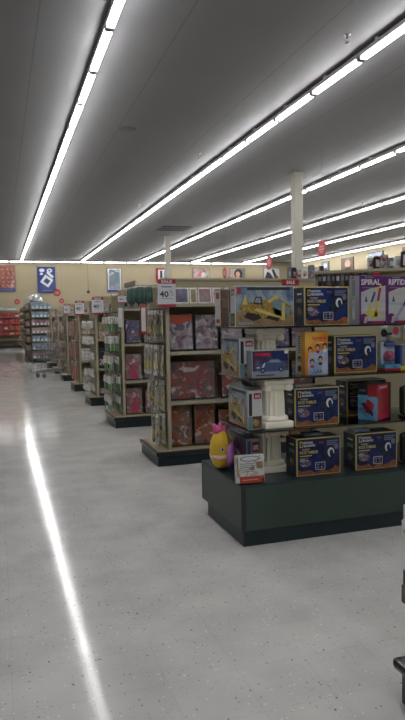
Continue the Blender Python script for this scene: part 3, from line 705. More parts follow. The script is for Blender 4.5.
filler(5, [(1.652, [M_boxes_pale], 'pale box on the top shelf of the sixth gondola', .16), (1.164, [M_cardA], 'mixed box on the upper shelf of the sixth gondola', .3)])
filler(6, [(1.652, [M_cardA], 'mixed box on the top shelf of the seventh gondola', .18), (1.164, [M_boxes_pale], 'pale box on the upper shelf of the seventh gondola', .3)])

# ------------------------------------------------------------------ tall run at the end of the aisle
tu = empty('tall_shelving_unit', (1.15, 23.6, 0), 'tall grey shelving run with blue and white packs at the aisle end', 'shelving')
W = .72; Dp = 7.6; Hh = 2.2
MB().box(.02, .02, 0, W, Dp, .13, M_plinth).build('plinth', tu)
MB().box(0, .3, .13, W, Dp, Hh - .02, M_peg).build('panel', tu)
zs = [.14, .46, .76, 1.05, 1.34, 1.63, 1.93]
for z in zs:
    s = MB(); s.box(0, 0, z - .02, W, .3, z, M_grey_metal); s.box(0, -.01, z - .03, W, 0, z + .005, M_bumper); s.build('shelf', tu)
s = MB()
for z in zs[1:]: s.box(-.2, .4, z - .02, 0, Dp, z, M_grey_metal)
s.build('side_shelves', tu)
for zi, z in enumerate(zs):
    mt = [M_boxes_pale, M_boxes_blue, M_boxes_blue, M_boxes_pale, M_boxes_pale, M_boxes_blue, M_boxes_blue][zi]
    if zi == 4: mt = M_film_pink
    on = ['lowest', 'second-lowest', 'third-lowest', 'middle', 'third-highest', 'second-highest', 'highest'][zi]
    for i in range(5):
        b = MB(); b.box(0, 0, 0, .13, .2, .22, mt, bev=.004); b.box(.02, -.002, .03, .1, 0, .1, M_cardwhite)
        tag(b.build('small_box', loc=(1.16 + i * .142, 23.62, z + .0015)), 'small packaged box on the %s shelf facing the aisle of the tall run' % on, 'box', 'small boxes on the %s shelf of the tall run' % on)
for zi, z in enumerate(zs[1:]):
    on = ['lowest', 'second', 'third', 'fourth', 'fifth', 'highest'][zi]
    for i in range(6):
        b = MB(); b.box(0, 0, 0, .13, 1.0, .17, [M_cardA, M_tan, M_boxes_pale][(i + zi) % 3], bev=.004); b.box(-.002, .1, .03, 0, .9, .09, M_ink)
        tag(b.build('long_box', loc=(.985, 24.05 + i * 1.15, z + .0015)), 'long box on the left side of the tall run, %s side shelf' % on, 'box', 'long boxes, %s side shelf of the tall run' % on)
b = MB(); b.lathe([(.24, 0), (.24, .06), (.2, .16), (.1, .23), (.01, .25)], M_dome, 20, sy=1.2)
tag(b.build('clear_cover', loc=(1.36, 23.95, 2.2)), 'pale translucent domed cover on top of the tall shelving run', 'cover')
b = MB(); b.add([(-.1, 0, 0), (.35, 0, 0), (.35, 5, 0), (-.1, 5, 0), (-.05, 0, .2), (.3, 0, .34), (.3, 5, .5), (-.05, 5, .28)], [(0, 3, 2, 1), (4, 5, 6, 7), (0, 1, 5, 4), (1, 2, 6, 5), (2, 3, 7, 6), (3, 0, 4, 7)], M_white)
tag(b.build('white_bundle', loc=(1.2, 24.35, 2.19)), 'long pale wrapped bundle lying on top of the tall run behind the domed cover', 'bundle')

# back wall fixture at the far left
wf = empty('wall_shelving_unit', (-4, 37.2, 0), 'low dark wall shelving with red goods along the back wall', 'shelving')
WW = 5.3
MB().box(0, -.1, 0, WW, .7, .15, M_bumper).build('plinth', wf); MB().box(0, .55, .15, WW, .7, 2.15, M_peg).build('back_panel', wf)
for z in (.15, .45, .75, 1.05, 1.4, 1.75): MB().box(0, 0 if z > .5 else -.08, z - .03, WW, .55, z, M_brownprint if z < .8 else M_grey_metal).build('shelf', wf)
for zi, (z, h) in enumerate(((.75, .2), (1.05, .25), (1.4, .25), (1.75, .25))):
    for i in range(10):
        xx = -1.88 + i * .31; mt = (M_boxes_orange if zi < 2 and i > 7 else M_boxes_red) if i > 5 else [M_boxes_pale, M_cardA, M_boxes_red][i % 3]
        b = MB(); b.box(0, 0, 0, .27, .3, h, mt, bev=.01); b.box(.04, -.003, .05, .22, 0, h * .5, M_cardwhite if (i + zi) % 4 == 0 else mt)
        on = ['lowest', 'second', 'third', 'top'][zi]
        tag(b.build('shelf_box', loc=(xx, 37.25, z + .0015)), ('red box on the %s stocked shelf of the back wall unit' if i > 5 else 'pale or mixed box on the %s stocked shelf of the back wall unit') % on, 'box', ('red' if i > 5 else 'pale') + ' boxes, %s back wall shelf' % on)
for i in range(3):
    b = MB(); b.add([(-.3, 0, 0), (.3, 0, 0), (.3, .3, 0), (-.3, .3, 0), (-.25, .1, .1), (.2, .1, .28 - i * .07), (.2, .25, .28 - i * .07), (-.25, .25, .12)], [(0, 3, 2, 1), (4, 5, 6, 7), (0, 1, 5, 4), (1, 2, 6, 5), (2, 3, 7, 6), (3, 0, 4, 7)], M_dome)
    tag(b.build('slanted_pack', loc=(-.5 + i * .62, 37.3, 2.15)), 'slanted pale pack on top of the back wall shelving at far left', 'pack', 'slanted packs on the back wall shelving')

# ------------------------------------------------------------------ shopping cart
ct = empty('shopping_cart', (1.38, 17.4, 0), 'grey wire shopping cart parked beside the fifth gondola end', 'shopping cart', rotz=R(205))
M_cart = plain('cart_grey', rgb(122, 124, 126), .4, metal=.2)
b = MB(); wr = .009
def ringpts(z, x0, x1, w0, w1): return [(x0, -w0, z), (x1, -w1, z), (x1, w1, z), (x0, w0, z), (x0, -w0, z)]
zz = [.5, .6, .7, .8, .92]
for i, z in enumerate(zz):
    t = i / 4; b.tube(ringpts(z + (.04 if i == 4 else 0), -.42 - .02 * t, .36 + .08 * t, .2 + .06 * t, .14 + .04 * t), wr if i < 4 else .01, M_cart, 5)
for k in range(12):
    s = k / 11
    for sg in (-1, 1):
        b.tube([(-.42 + .78 * s, sg * (.2 - .06 * s), .5), (-.44 + .88 * s, sg * (.26 - .08 * s), .96)], .0075, M_cart, 4)
    b.tube([(-.42 + .78 * s, -(.2 - .06 * s), .5), (-.42 + .78 * s, (.2 - .06 * s), .5)], .0075, M_cart, 4)
for k in range(6):
    y = -.14 + .056 * k; b.tube([(.36, y, .5), (.44, y * 1.3, .96)], .0075, M_cart, 4); b.tube([(-.42, y * 1.4, .5), (-.44, y * 1.8, .96)], .0075, M_cart, 4)
b.build('basket', ct)
b = MB()
for sg in (-1, 1): b.tube([(-.52, sg * .25, 1.02), (-.44, sg * .25, .9), (-.36, sg * .24, .5), (-.42, sg * .25, .2), (-.40, sg * .25, .14), (.42, sg * .17, .16)], .013, M_cart, 8); b.tube([(-.36, sg * .24, .48), (.38, sg * .15, .46)], .01, M_cart, 6)
b.tube([(.42, -.17, .16), (.42, .17, .16)], .012, M_cart, 6)
for k in range(5): b.tube([(-.4, -.18 + .09 * k, .2), (.38, -.13 + .065 * k, .19)], .004, M_cart, 4)
b.build('frame', ct)
MB().tube([(-.52, -.27, 1.02), (-.52, .27, 1.02)], .016, M_signred, 8).build('handle', ct)
MB().box(-.42, -.2, .62, -.40, .2, .9, M_redprint).build('child_seat', ct)
for x, y in ((-.38, -.25), (-.38, .25), (.38, -.17), (.38, .17)):
    w = MB(); w.lathe([(.045, -.015), (.063, -.012), (.063, .012), (.045, .015)], M_cart, 16, c=(0, 0, 0), xf=Matrix.Translation((x, y, .063)) @ Matrix.Rotation(R(90), 4, 'X')); w.tube([(x, y, .07), (x, y, .16)], .012, M_cart, 6); w.build('wheel', ct)

# ------------------------------------------------------------------ the display counter
CX0, CX1, CY0, CY1, CT = 1.462, 3.28, 3.76, 4.60, .405
dc = empty('display_counter', (CX0, CY0, 0), 'dark green stepped display base with glass shelves and toy boxes', 'display counter')
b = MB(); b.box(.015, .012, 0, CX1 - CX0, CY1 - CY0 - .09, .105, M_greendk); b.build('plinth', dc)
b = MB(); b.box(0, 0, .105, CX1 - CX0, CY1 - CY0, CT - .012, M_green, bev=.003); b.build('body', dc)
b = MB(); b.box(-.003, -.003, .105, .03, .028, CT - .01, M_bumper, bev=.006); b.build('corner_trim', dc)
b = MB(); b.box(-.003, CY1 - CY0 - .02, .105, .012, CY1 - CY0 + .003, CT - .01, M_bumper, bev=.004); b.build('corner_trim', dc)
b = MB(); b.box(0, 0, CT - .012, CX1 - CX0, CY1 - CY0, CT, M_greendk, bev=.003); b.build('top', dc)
SH = [.752, 1.10, 1.437]
SX0, SY0, SY1 = 1.535, 3.79, 4.36
for z in SH:
    s = MB(); s.box(SX0 - CX0, SY0 - CY0, z - .010, CX1 - CX0 - .03, SY1 - CY0, z, M_glass); so = s.build('glass_shelf', dc)
    e = MB(); e.box(SX0 - CX0 - .004, SY0 - CY0 - .003, z - .011, CX1 - CX0 - .03, SY0 - CY0, z + .001, M_edge); e.box(SX0 - CX0 - .004, SY0 - CY0, z - .011, SX0 - CX0, SY1 - CY0, z + .001, M_edge); e.build('edge_strip', so)
# plaster pedestals carrying the shelves
def pedestal(h):
    r = empty('plaster_pedestal', (0, 0, 0), 'x', 'pedestal', 'white plaster pedestals between the glass shelves')
    b = MB(); b.box(-.105, -.105, 0, .105, .105, .045, M_plaster, bev=.006); b.lathe([(.1, .0455), (.104, .055), (.1, .07), (.088, .078), (.082, .079)], M_plaster, 24); b.build('base', r)
    b = MB(); b.lathe([(.08, .08), (.079, .1), (.077, h * .55), (.073, h - .082)], M_plaster, 28, flute=.17, smooth=False); b.build('shaft', r)
    b = MB(); b.lathe([(.078, h - .081), (.09, h - .07), (.094, h - .055), (.1, h - .0405)], M_plaster, 24); b.box(-.107, -.107, h - .04, .107, .107, h - .001, M_plaster, bev=.006)
    for sx in (-1, 1): b.lathe([(.02, -.104), (.026, -.095), (.026, .095), (.02, .104)], M_plaster, 14, xf=Matrix.Translation((sx * .08, 0, h - .062)) @ Matrix.Rotation(R(90), 4, 'X'))
    b.build('capital', r); return r
hs = [SH[0] - .011 - CT, SH[1] - .011 - SH[0], SH[2] - .011 - SH[1]]
pp = []
for h, z, x, y, lb in ((hs[0], CT, 1.825, 4.12, 'lowest white fluted pedestal, standing on the green base'), (hs[1], SH[0], 1.772, 3.94, 'middle white fluted pedestal, on the lowest glass shelf'),
                       (hs[2], SH[1], 1.745, 4.01, 'upper white fluted pedestal, behind the car box')):
    o = pedestal(h - .0005); o.location = (x, y, z + .0002); o['label'] = lb
for i, (h, z) in enumerate(zip(hs, [CT] + SH[:2])):
    o = pedestal(h - .0005); o.location = (3.12, 4.1, z + .0002); o['label'] = 'white fluted pedestal at the right end of the display, %s tier' % ['lowest', 'middle', 'upper'][i]

# ---- toy boxes
def tumbler_box(w, d, h):
    b = MB(); b.box(-w / 2, -d / 2, 0, w / 2, d / 2, h, M_yellow, bev=.002)
    fc = box_faces(w, d, h); f = fc['front']; e = .022; ev = e * w / h
    b.rect(f, e, ev, 1 - e, 1 - ev, M_navy, 1)
    lf = fc['left']; b.rect(lf, 0, .0, 1 - .05, .985, M_navyside, 1)
    b.rect(lf, .3, .6, .8, .7, M_grey_ink, 2); b.disc(lf, .55, .36, .2, .11, M_gems, 2, 14); b.rect(lf, .35, .8, .75, .84, M_white_ink, 2)
    t = fc['top']; b.rect(t, .01, .03, .99, .99, M_navyside, 1)
    # bottom rocks
    pts = [(e, ev)] + [(1 - e, ev)] + [(1 - e - i * (1 - 2 * e) / 10, .12 + .05 * math.sin(i * 1.9) + (.05 if i < 3 or i > 8 else 0)) for i in range(11)]
    b.poly(f, pts, M_rocks, 2)
    # yellow frame logo
    b.rect(f, .07, .76, .135, .92, M_yellow, 2); b.rect(f, .083, .785, .122, .895, M_navy, 3)
    b.text(f, 'NATIONAL', .15, .85, .37, .91, M_white_ink, 3, True); b.text(f, 'GEOGRAPHIC', .15, .77, .42, .83, M_white_ink, 3, True)
    b.text(f, 'HOBBY', .12, .685, .3, .725, M_cream_ink, 3, True)
    b.text(f, 'ROCK TUMBLER', .07, .585, .48, .665, M_cream_ink, 3, True)
    b.rect(f, .07, .52, .34, .545, M_yellow, 2); b.rect(f, .07, .47, .28, .485, M_grey_ink, 2)
    b.disc(f, .2, .34, .13, .1, M_gems, 2, 18); b.disc(f, .13, .42, .07, .05, M_silver, 3, 12)
    # drum with pale ring
    b.disc(f, .71, .5, .13, .18, M_navyside, 2); b.disc(f, .775, .58, .075, .125, M_white_ink, 3); b.disc(f, .785, .565, .042, .09, M_navy, 4); b.disc(f, .8, .5, .045, .07, M_navyside, 5, 14)
    b.rect(f, .42, .14, .64, .34, M_white_ink, 3); b.rect(f, .43, .152, .63, .328, M_navy, 4)
    for i, (u, v) in enumerate(((.455, .25), (.545, .25), (.455, .17), (.545, .17))): b.disc(f, u + .025, v + .03, .03, .03, M_gems if i % 2 else M_grey_ink, 5, 8)
    b.disc(f, .9, .72, .05, .07, M_grey_ink, 2, 14); b.disc(f, .53, .86, .03, .035, M_blue2, 2, 12); b.disc(f, .59, .86, .02, .035, M_red, 2, 12)
    for i in range(3): b.rect(f, .68, .87 - i * .05, .94 - (i % 2) * .03, .9 - i * .05, M_grey_ink, 2)
    return b.build('toy_box')
def put(o, xl, z, yf, w, d, rz=0): o.location = (xl + w / 2, yf + d / 2, z + .0015); o.rotation_euler.z = rz; return o
BG = 'navy rock tumbler boxes'
bw, bd_, bh = .338, .165, .261
tb = tumbler_box(bw, bd_, bh)
spots = [(1.967, 3.845, SH[2], 'navy yellow-edged rock tumbler box on the top glass shelf'),
         (2.203, 3.86, SH[1], 'navy yellow-edged rock tumbler box beside the orange box'),
         (1.887, 3.84, SH[0], 'navy rock tumbler box right of the middle plaster pedestal'),
         (2.462, 4.13, SH[0], 'navy rock tumbler box partly behind the red and blue box'),
         (1.902, 3.85, CT, 'left navy rock tumbler box on the green base'),
         (2.362, 3.85, CT, 'right navy rock tumbler box on the green base')]
for i, (x, y, z, lb) in enumerate(spots):
    o = tb if i == 0 else tb.copy()
    if i: COL.objects.link(o)
    put(o, x, z, y, bw, bd_); tag(o, lb, 'toy box', BG)

def kit_box(w, d, h, side):
    """model kit box: big picture face on 'side', white end panel with red logo on the other"""
    b = MB(); b.box(-w / 2, -d / 2, 0, w / 2, d / 2, h, M_white, bev=.002); fc = box_faces(w, d, h)
    big = fc['front'] if side == 'front' else fc['left']; sm = fc['left'] if side == 'front' else fc['front']
    b.rect(big, .01, .01, .99, .99, M_sky, 1)
    b.poly(big, [(.01, .01), (.99, .01), (.99, .34), (.5, .3), (.01, .38)], M_sand, 2)
    b.poly(big, [(.05, .4), (.12, .62), (.3, .6), (.36, .7), (.5, .66), (.75, .68), (.95, .5), (.98, .2), (.6, .12), (.3, .3)], M_dozer, 3)
    b.poly(big, [(.12, .5), (.3, .34), (.5, .3), (.85, .12), (.88, .3), (.6, .5), (.3, .56)], M_dozer, 4)
    b.poly(big, [(.32, .4), (.82, .14), (.84, .2), (.36, .46)], M_yellow, 5); b.poly(big, [(.78, .14), (.84, .16), (.84, .58), (.79, .58)], M_yellow, 6)
    b.poly(big, [(.62, .5), (.66, .66), (.8, .6), (.94, .4), (.9, .22), (.68, .26)], M_silver if side != 'front' else M_teal, 4)
    b.poly(big, [(.14, .24), (.2, .36), (.4, .3), (.44, .2), (.3, .14)], M_hair, 5); b.poly(big, [(.3, .56), (.34, .74), (.44, .74), (.46, .54)], M_hair, 5); b.poly(big, [(.32, .6), (.35, .71), (.42, .71), (.43, .58)], M_silver, 6)
    b.poly(big, [(.12, .55), (.16, .78), (.18, .78), (.2, .55)], M_yellow, 4); b.poly(big, [(.52, .62), (.7, .78), (.72, .74), (.58, .58)], M_yellow, 5); b.poly(big, [(.5, .2), (.56, .28), (.76, .2), (.72, .12)], M_hair, 5)
    b.rect(big, .03, .8, .1, .96, M_red, 4); b.rect(big, .2, .9, .93, .97, M_ink, 4); b.rect(big, .05, .05, .3, .12, M_silver, 5)
    b.rect(sm, .08, .35, .3, .92, M_ink, 2); b.rect(sm, .42, .78, .92, .93, M_red, 2); b.text(sm, 'amt', .5, .81, .84, .9, M_white_ink, 3, True)
    b.rect(sm, .1, .02, .95, .34, M_brownprint, 2); b.rect(sm, .02, .02, .35, .34, M_teal, 3); b.disc(sm, .55, .18, .2, .1, M_dozer, 3, 12)
    b.rect(fc['top'], .02, .04, .98, .96, M_silver, 1)
    return b.build('model_kit_box')
# large bulldozer kit, top shelf
o = kit_box(.42, .12, .265, 'front'); put(o, 1.466, SH[2], 3.84, .42, .12); tag(o, 'wide construction vehicle kit box on the top glass shelf, yellow bulldozer on sky', 'toy box', 'model kit boxes')
o = kit_box(.105, .36, .262, 'left'); put(o, 1.514, SH[1], 3.9, .105, .36); tag(o, 'kit box showing yellow machine and white end, on the middle glass shelf', 'toy box', 'model kit boxes')
o2 = o.copy(); COL.objects.link(o2); put(o2, 1.552, SH[0], 3.86, .105, .36); tag(o2, 'kit box with yellow machine in loose film, on the lowest glass shelf', 'toy box', 'model kit boxes')
# loose film flap on that box
b = MB(); b.add([(0, 0, 0), (.11, 0, 0), (.11, .3, .0), (0, .3, 0), (.02, .1, .055), (.08, .28, .07)], [(0, 1, 4), (1, 5, 4), (1, 2, 5), (2, 3, 5), (3, 4, 5), (3, 0, 4), (0, 3, 2, 1)], M_dome)
tag(b.build('film_flap', loc=(1.55, 3.92, SH[0] + .266)), 'crumpled clear film on top of the kit box on the lowest shelf', 'film')
# dark long box on the base
def long_kit(w, d, h):
    b = MB(); b.box(-w / 2, -d / 2, 0, w / 2, d / 2, h, M_silver, bev=.002); fc = box_faces(w, d, h)
    b.rect(fc['left'], .01, .02, .99, .98, M_carbg, 1); b.poly(fc['left'], [(.1, .3), (.3, .6), (.7, .6), (.92, .3)], M_pinkpale, 2)
    b.rect(fc['top'], .02, .01, .98, .99, M_navyside, 1); b.rect(fc['top'], .25, .1, .5, .6, M_grey_ink, 2); b.rect(fc['front'], .4, .62, .92, .9, M_red, 2); b.text(fc['front'], 'amt', .48, .68, .84, .84, M_white_ink, 3, True)
    b.rect(fc['front'], .06, .3, .3, .94, M_bluink, 2); b.rect(fc['front'], .06, .05, .95, .25, M_carbg, 2); return b.build('model_kit_box')
o = long_kit(.105, .5, .255); o.location = (1.657, 4.27, CT + .0015); tag(o, 'dark long kit box lying behind the plush egg on the base', 'toy box', 'model kit boxes')
# car kit
def car_kit(w, d, h):
    b = MB(); b.box(-w / 2, -d / 2, 0, w / 2, d / 2, h, M_white, bev=.002); fc = box_faces(w, d, h); f = fc['front']
    b.rect(f, .01, .02, .99, .98, M_carbg, 1); b.rect(f, .01, .02, .99, .25, M_silver, 2); b.rect(f, .55, .6, .97, .95, M_navy, 2)
    b.poly(f, [(.1, .28), (.1, .42), (.2, .5), (.38, .56), (.5, .68), (.72, .68), (.86, .54), (.93, .46), (.93, .3), (.8, .24), (.25, .22)], M_car, 3)
    b.poly(f, [(.42, .56), (.52, .65), (.7, .65), (.8, .54)], M_silver, 4); b.poly(f, [(.3, .5), (.36, .56), (.32, .4), (.26, .36)], M_white_ink, 4)
    b.disc(f, .28, .27, .06, .1, M_black, 5, 14); b.disc(f, .78, .3, .06, .1, M_black, 5, 14); b.disc(f, .28, .27, .03, .05, M_silver, 6, 12); b.disc(f, .78, .3, .03, .05, M_silver, 6, 12)
    b.rect(f, .12, .36, .2, .4, M_white_ink, 5); b.rect(f, .08, .8, .5, .9, M_redprint, 2); b.rect(fc['left'], .02, .02, .98, .98, M_silver, 1); b.rect(fc['top'], .01, .02, .99, .98, M_silver, 1)
    b.rect(f, .88, .86, .98, .97, M_white_ink, 4); b.rect(f, .1, .08, .6, .12, M_ink, 4)
    return b.build('model_kit_box')
o = car_kit(.262, .09, .182); put(o, 1.563, SH[1], 3.80, .262, .09); tag(o, 'model car kit box with a blue sports car on the middle glass shelf', 'toy box', 'model kit boxes')
# brown box at the back left of the top shelf
def brown_kit(w, d, h):
    b = MB(); b.box(-w / 2, -d / 2, 0, w / 2, d / 2, h, M_kraft, bev=.002); fc = box_faces(w, d, h)
    b.rect(fc['front'], .02, .02, .98, .98, M_brownprint, 1); b.rect(fc['front'], .1, .5, .8, .75, M_kraft, 2); b.rect(fc['front'], .55, .34, .95, .4, M_ink, 3); b.rect(fc['front'], .55, .26, .95, .31, M_ink, 3)
    b.rect(fc['front'], .8, .6, .99, .98, M_yellow, 2); b.rect(fc['left'], .02, .02, .98, .98, M_white, 1); b.rect(fc['left'], .2, .75, .8, .92, M_red, 2); b.rect(fc['left'], .2, .1, .8, .2, M_red, 2); return b.build('model_kit_box')
o = brown_kit(.115, .12, .262); put(o, 1.495, SH[2], 4.2, .115, .12); tag(o, 'narrow brown box standing at the back left of the top glass shelf', 'toy box', 'model kit boxes')

# orange photo box
def orange_box(w, d, h):
    b = MB(); b.box(-w / 2, -d / 2, 0, w / 2, d / 2, h, M_white, bev=.002); fc = box_faces(w, d, h); f = fc['front']
    b.rect(f, .0, .0, 1, 1, M_orange, 1); b.poly(f, [(.12, 0), (1, 0), (1, .62), (.2, .5), (.12, .35)], M_lightblue, 2)
    b.text(f, 'Spirobots', .3, .8, .92, .9, M_redprint, 3, True); b.rect(f, .5, .74, .85, .755, M_white_ink, 3)
    for i, (u, v) in enumerate(((.22, .56), (.55, .62), (.86, .64), (.3, .28), (.66, .34))):
        b.disc(f, u, v + .03, .1, .075, M_hair, 3, 12); b.disc(f, u, v, .07, .055, M_skin, 4, 12); b.disc(f, u, v - .08, .09, .04, [M_pinkpale, M_red, M_white_ink, M_pinkdress, M_ink][i], 4, 10)
    b.text(f, 'LAB', .4, .04, .75, .12, M_bluink, 4, True)
    l = fc['left']; b.rect(l, .0, .0, 1, 1, M_white, 1); b.rect(l, .55, 0, 1, 1, M_orange, 2)
    for i in range(8): b.rect(l, .3, .5 + i * .055, .5, .525 + i * .055, M_ink, 3)
    b.disc(l, .4, .36, .2, .08, M_hair, 3, 10); b.disc(l, .4, .14, .2, .08, M_hair, 3, 10); b.disc(l, .42, .33, .13, .055, M_skin, 4, 10)
    b.rect(fc['top'], .01, .02, .99, .98, M_orange, 1)
    return b.build('toy_box')
o = orange_box(.172, .14, .292); put(o, 1.967, SH[1], 3.84, .172, .14); tag(o, 'tall orange and pale blue photo box with small faces', 'toy box', 'upright toy boxes')

# purple rocket boxes
def rocket_box(w, d, h, word, c1):
    b = MB(); b.box(-w / 2, -d / 2, 0, w / 2, d / 2, h, M_purple, bev=.002); fc = box_faces(w, d, h); f = fc['front']
    b.poly(f, [(.06, .06), (.96, .06), (.96, .8), (.4, .74), (.06, .66)], M_desert, 1)
    b.text(f, word, .06, .81, .78, .93, M_white_ink, 3, True); b.rect(f, .2, .95, .5, .98, M_grey_ink, 3); b.rect(f, .1, .745, .5, .765, M_grey_ink, 3)
    def rk(u0, v0, u1, v1, wd, m1, m2):
        dx, dy = u1 - u0, v1 - v0; px, py = -dy * wd * 1.1, dx * wd * .6
        for t0, t1, mm, k in ((0, .45, m2, 1), (.45, .88, m1, 1), (.88, 1, m2, .6)):
            a = (u0 + dx * t0, v0 + dy * t0); c = (u0 + dx * t1, v0 + dy * t1)
            b.poly(f, [(a[0] - px, a[1] - py), (a[0] + px, a[1] + py), (c[0] + px * k, c[1] + py * k), (c[0] - px * k, c[1] - py * k)], mm, 4)
        b.poly(f, [(u0 - .08, v0 - .04), (u0 + .1, v0 - .04), (u0 + .03, v0 + .1)], m2, 5)
    if c1 == 0: rk(.3, .24, .6, .72, .06, M_blue2, M_yel2); rk(.58, .2, .78, .82, .06, M_red, M_yel2); b.disc(f, .54, .2, .15, .08, M_yel2, 5, 7)
    else: rk(.35, .12, .95, .7, .05, M_blue2, M_silver)
    b.poly(f, [(.18, .46), (.3, .46), (.24, .6)], M_bluink, 3); b.disc(f, .16, .12, .15, .1, M_purple, 2, 14); b.poly(f, [(.14, .02), (.26, .02), (.3, .16), (.2, .16)], M_pinkpale, 5)
    b.rect(f, .4, .015, .9, .045, M_redprint, 3)
    l = fc['left']; b.rect(l, 0, 0, 1, 1, M_silver, 1); b.rect(l, .25, .6, .6, .92, M_grey_ink, 2); b.rect(l, .3, .1, .6, .5, M_lightblue, 2); b.rect(l, .2, .95, .5, .99, M_red, 3)
    return b.build('toy_box')
o = rocket_box(.218, .13, .335, 'SPIRAL', 0); put(o, 2.387, SH[2], 3.84, .218, .13); tag(o, 'purple rocket kit box with yellow and red rockets on the top shelf', 'toy box', 'purple rocket boxes')
o = rocket_box(.218, .13, .335, 'RIPTIDE', 1); put(o, 2.609, SH[2], 3.84, .218, .13); tag(o, 'purple rocket kit box with a single blue rocket at the right edge', 'toy box', 'purple rocket boxes')

# red and blue box
def red_blue(w, d, h):
    b = MB(); b.box(-w / 2, -d / 2, 0, w / 2, d / 2, h, M_redprint, bev=.002); fc = box_faces(w, d, h); f = fc['front']
    b.rect(f, 0, 0, 1, .7, M_skyblue, 1); b.rect(f, 0, .7, .5, 1, M_ink, 1); b.rect(f, .5, .66, 1, 1, M_red, 2); b.poly(f, [(.2, .3), (.5, .6), (.85, .45), (.7, .15), (.45, .2)], M_redprint, 2)
    b.poly(f, [(.15, .45), (.3, .5), (.8, .2), (.75, .1)], M_ink, 3); b.rect(f, .08, .8, .42, .86, M_grey_ink, 3)
    g = fc['right']; b.disc(g, .45, .5, .38, .34, M_red, 1, 18); b.rect(g, .15, .88, .7, .94, M_pinkpale, 2); b.rect(g, .1, .02, .95, .1, M_pinkdress, 2); b.rect(g, .85, 0, .99, 1, M_ink, 3)
    b.rect(fc['top'], 0, 0, 1, 1, M_ink, 1); return b.build('toy_box')
o = red_blue(.15, .22, .255); o.rotation_euler.z = R(-58); o.location = (2.578, 3.95, SH[0] + .0015); tag(o, 'red and bright blue toy box turned corner-on, lowest glass shelf', 'toy box', 'upright toy boxes')

# toys at the right of the middle shelf
r = empty('blister_toy', (2.672, 3.92, SH[1] + .0015), 'pale blue and pink toy in a clear pack with a blue and red base', 'toy')
b = MB(); b.box(-.065, -.06, 0, .065, .06, .02, M_red); b.box(-.066, -.062, .018, .066, .06, .045, M_skyblue, bev=.003); b.build('base', r)
b = MB(); b.box(-.06, 0, .045, .06, .05, .2, M_lightblue, bev=.008); b.lathe([(.035, 0), (.045, .03), (.03, .06), (.005, .07)], M_toy1, 14, c=(0, -.01, .07)); b.lathe([(.022, 0), (.03, .02), (.022, .045), (.004, .052)], M_pinkdress, 12, c=(-.01, -.03, .09)); b.build('pack', r)
b = MB(); b.lathe([(.045, 0), (.048, .015), (.03, .035)], M_blue2, 16, c=(.01, 0, .175), sy=.7); b.tube([(0, 0, .21), (0, 0, .26)], .012, M_grey_metal); b.box(-.035, -.01, .255, .03, .01, .268, M_black, bev=.003); b.build('figure', r)
r = empty('window_toy_box', (2.80, 3.93, SH[1] + .0015), 'grey windowed toy box with a yellow base at the right frame edge', 'toy')
MB().box(-.06, -.06, 0, .06, .06, .03, M_yel2).build('base', r); b = MB(); b.box(-.06, -.06, .03, .06, .06, .18, M_grey_metal, bev=.004); b.box(-.063, -.062, .03, -.045, .06, .18, M_blue2); b.build('window', r)
b = MB(); b.lathe([(.07, -.02), (.075, 0), (.07, .02), (.05, .022)], M_black, 24, xf=Matrix.Translation((0, 0, .075)) @ Matrix.Rotation(R(90), 4, 'X'), sx=.6); b.lathe([(.045, -.024), (.045, -.02)], M_teal, 20, xf=Matrix.Translation((0, 0, .075)) @ Matrix.Rotation(R(90), 4, 'X'), sx=.6)
b.box(-.02, -.02, 0, .02, .02, .012, M_black); tag(b.build('ring_toy', loc=(2.60, 4.04, SH[1] + .0015)), 'black oval toy peeking out right of the middle shelf tumbler box', 'toy')
def round_item(z, mt, lab):
    b = MB(); rot = Matrix.Rotation(R(90), 4, 'X')
    b.box(-.05, -.03, 0, .05, .03, .012, M_black); b.box(-.055, -.03, .012, .055, .03, .23, M_black, bev=.045); b.box(-.04, -.036, .03, .04, -.028, .21, mt, bev=.03); return tag(b.build('windowed_pack', loc=(2.83, 3.92, z + .0015)), lab, 'toy')
round_item(SH[0] + 0, M_cardgreen, 'black rounded pack with a green window at the right edge, lowest glass shelf')
round_item(CT, M_ink, 'black rounded pack at the right edge, standing on the green base')
# thin packets lying on the boxes
def packet(x, y, z, w, mt, lab):
    b = MB(); b.box(-w / 2, -.04, 0, w / 2, .04, .025, M_silver, bev=.006); b.box(-w / 2 + .02, -.042, .005, w / 2 - .03, -.04, .02, mt); tag(b.build('small_packet', loc=(x, y, z)), lab, 'packet', 'small packets lying on boxes')
packet(1.99, 3.92, SH[0] + bh + .001, .15, M_pinkpale, 'silver packet lying on the left tumbler box of the lowest glass shelf')
packet(2.06, 3.94, CT + bh + .001, .14, M_lightblue, 'white packet lying on the left tumbler box of the green base')
packet(2.44, 3.94, CT + bh + .001, .14, M_lightblue, 'white packet lying on the right tumbler box of the green base')

M_whitepack = art('white_collage_print', [rgb(120, 122, 126), rgb(206, 206, 206), rgb(226, 226, 226), rgb(190, 176, 160), rgb(90, 96, 110)], 16, 1.2)
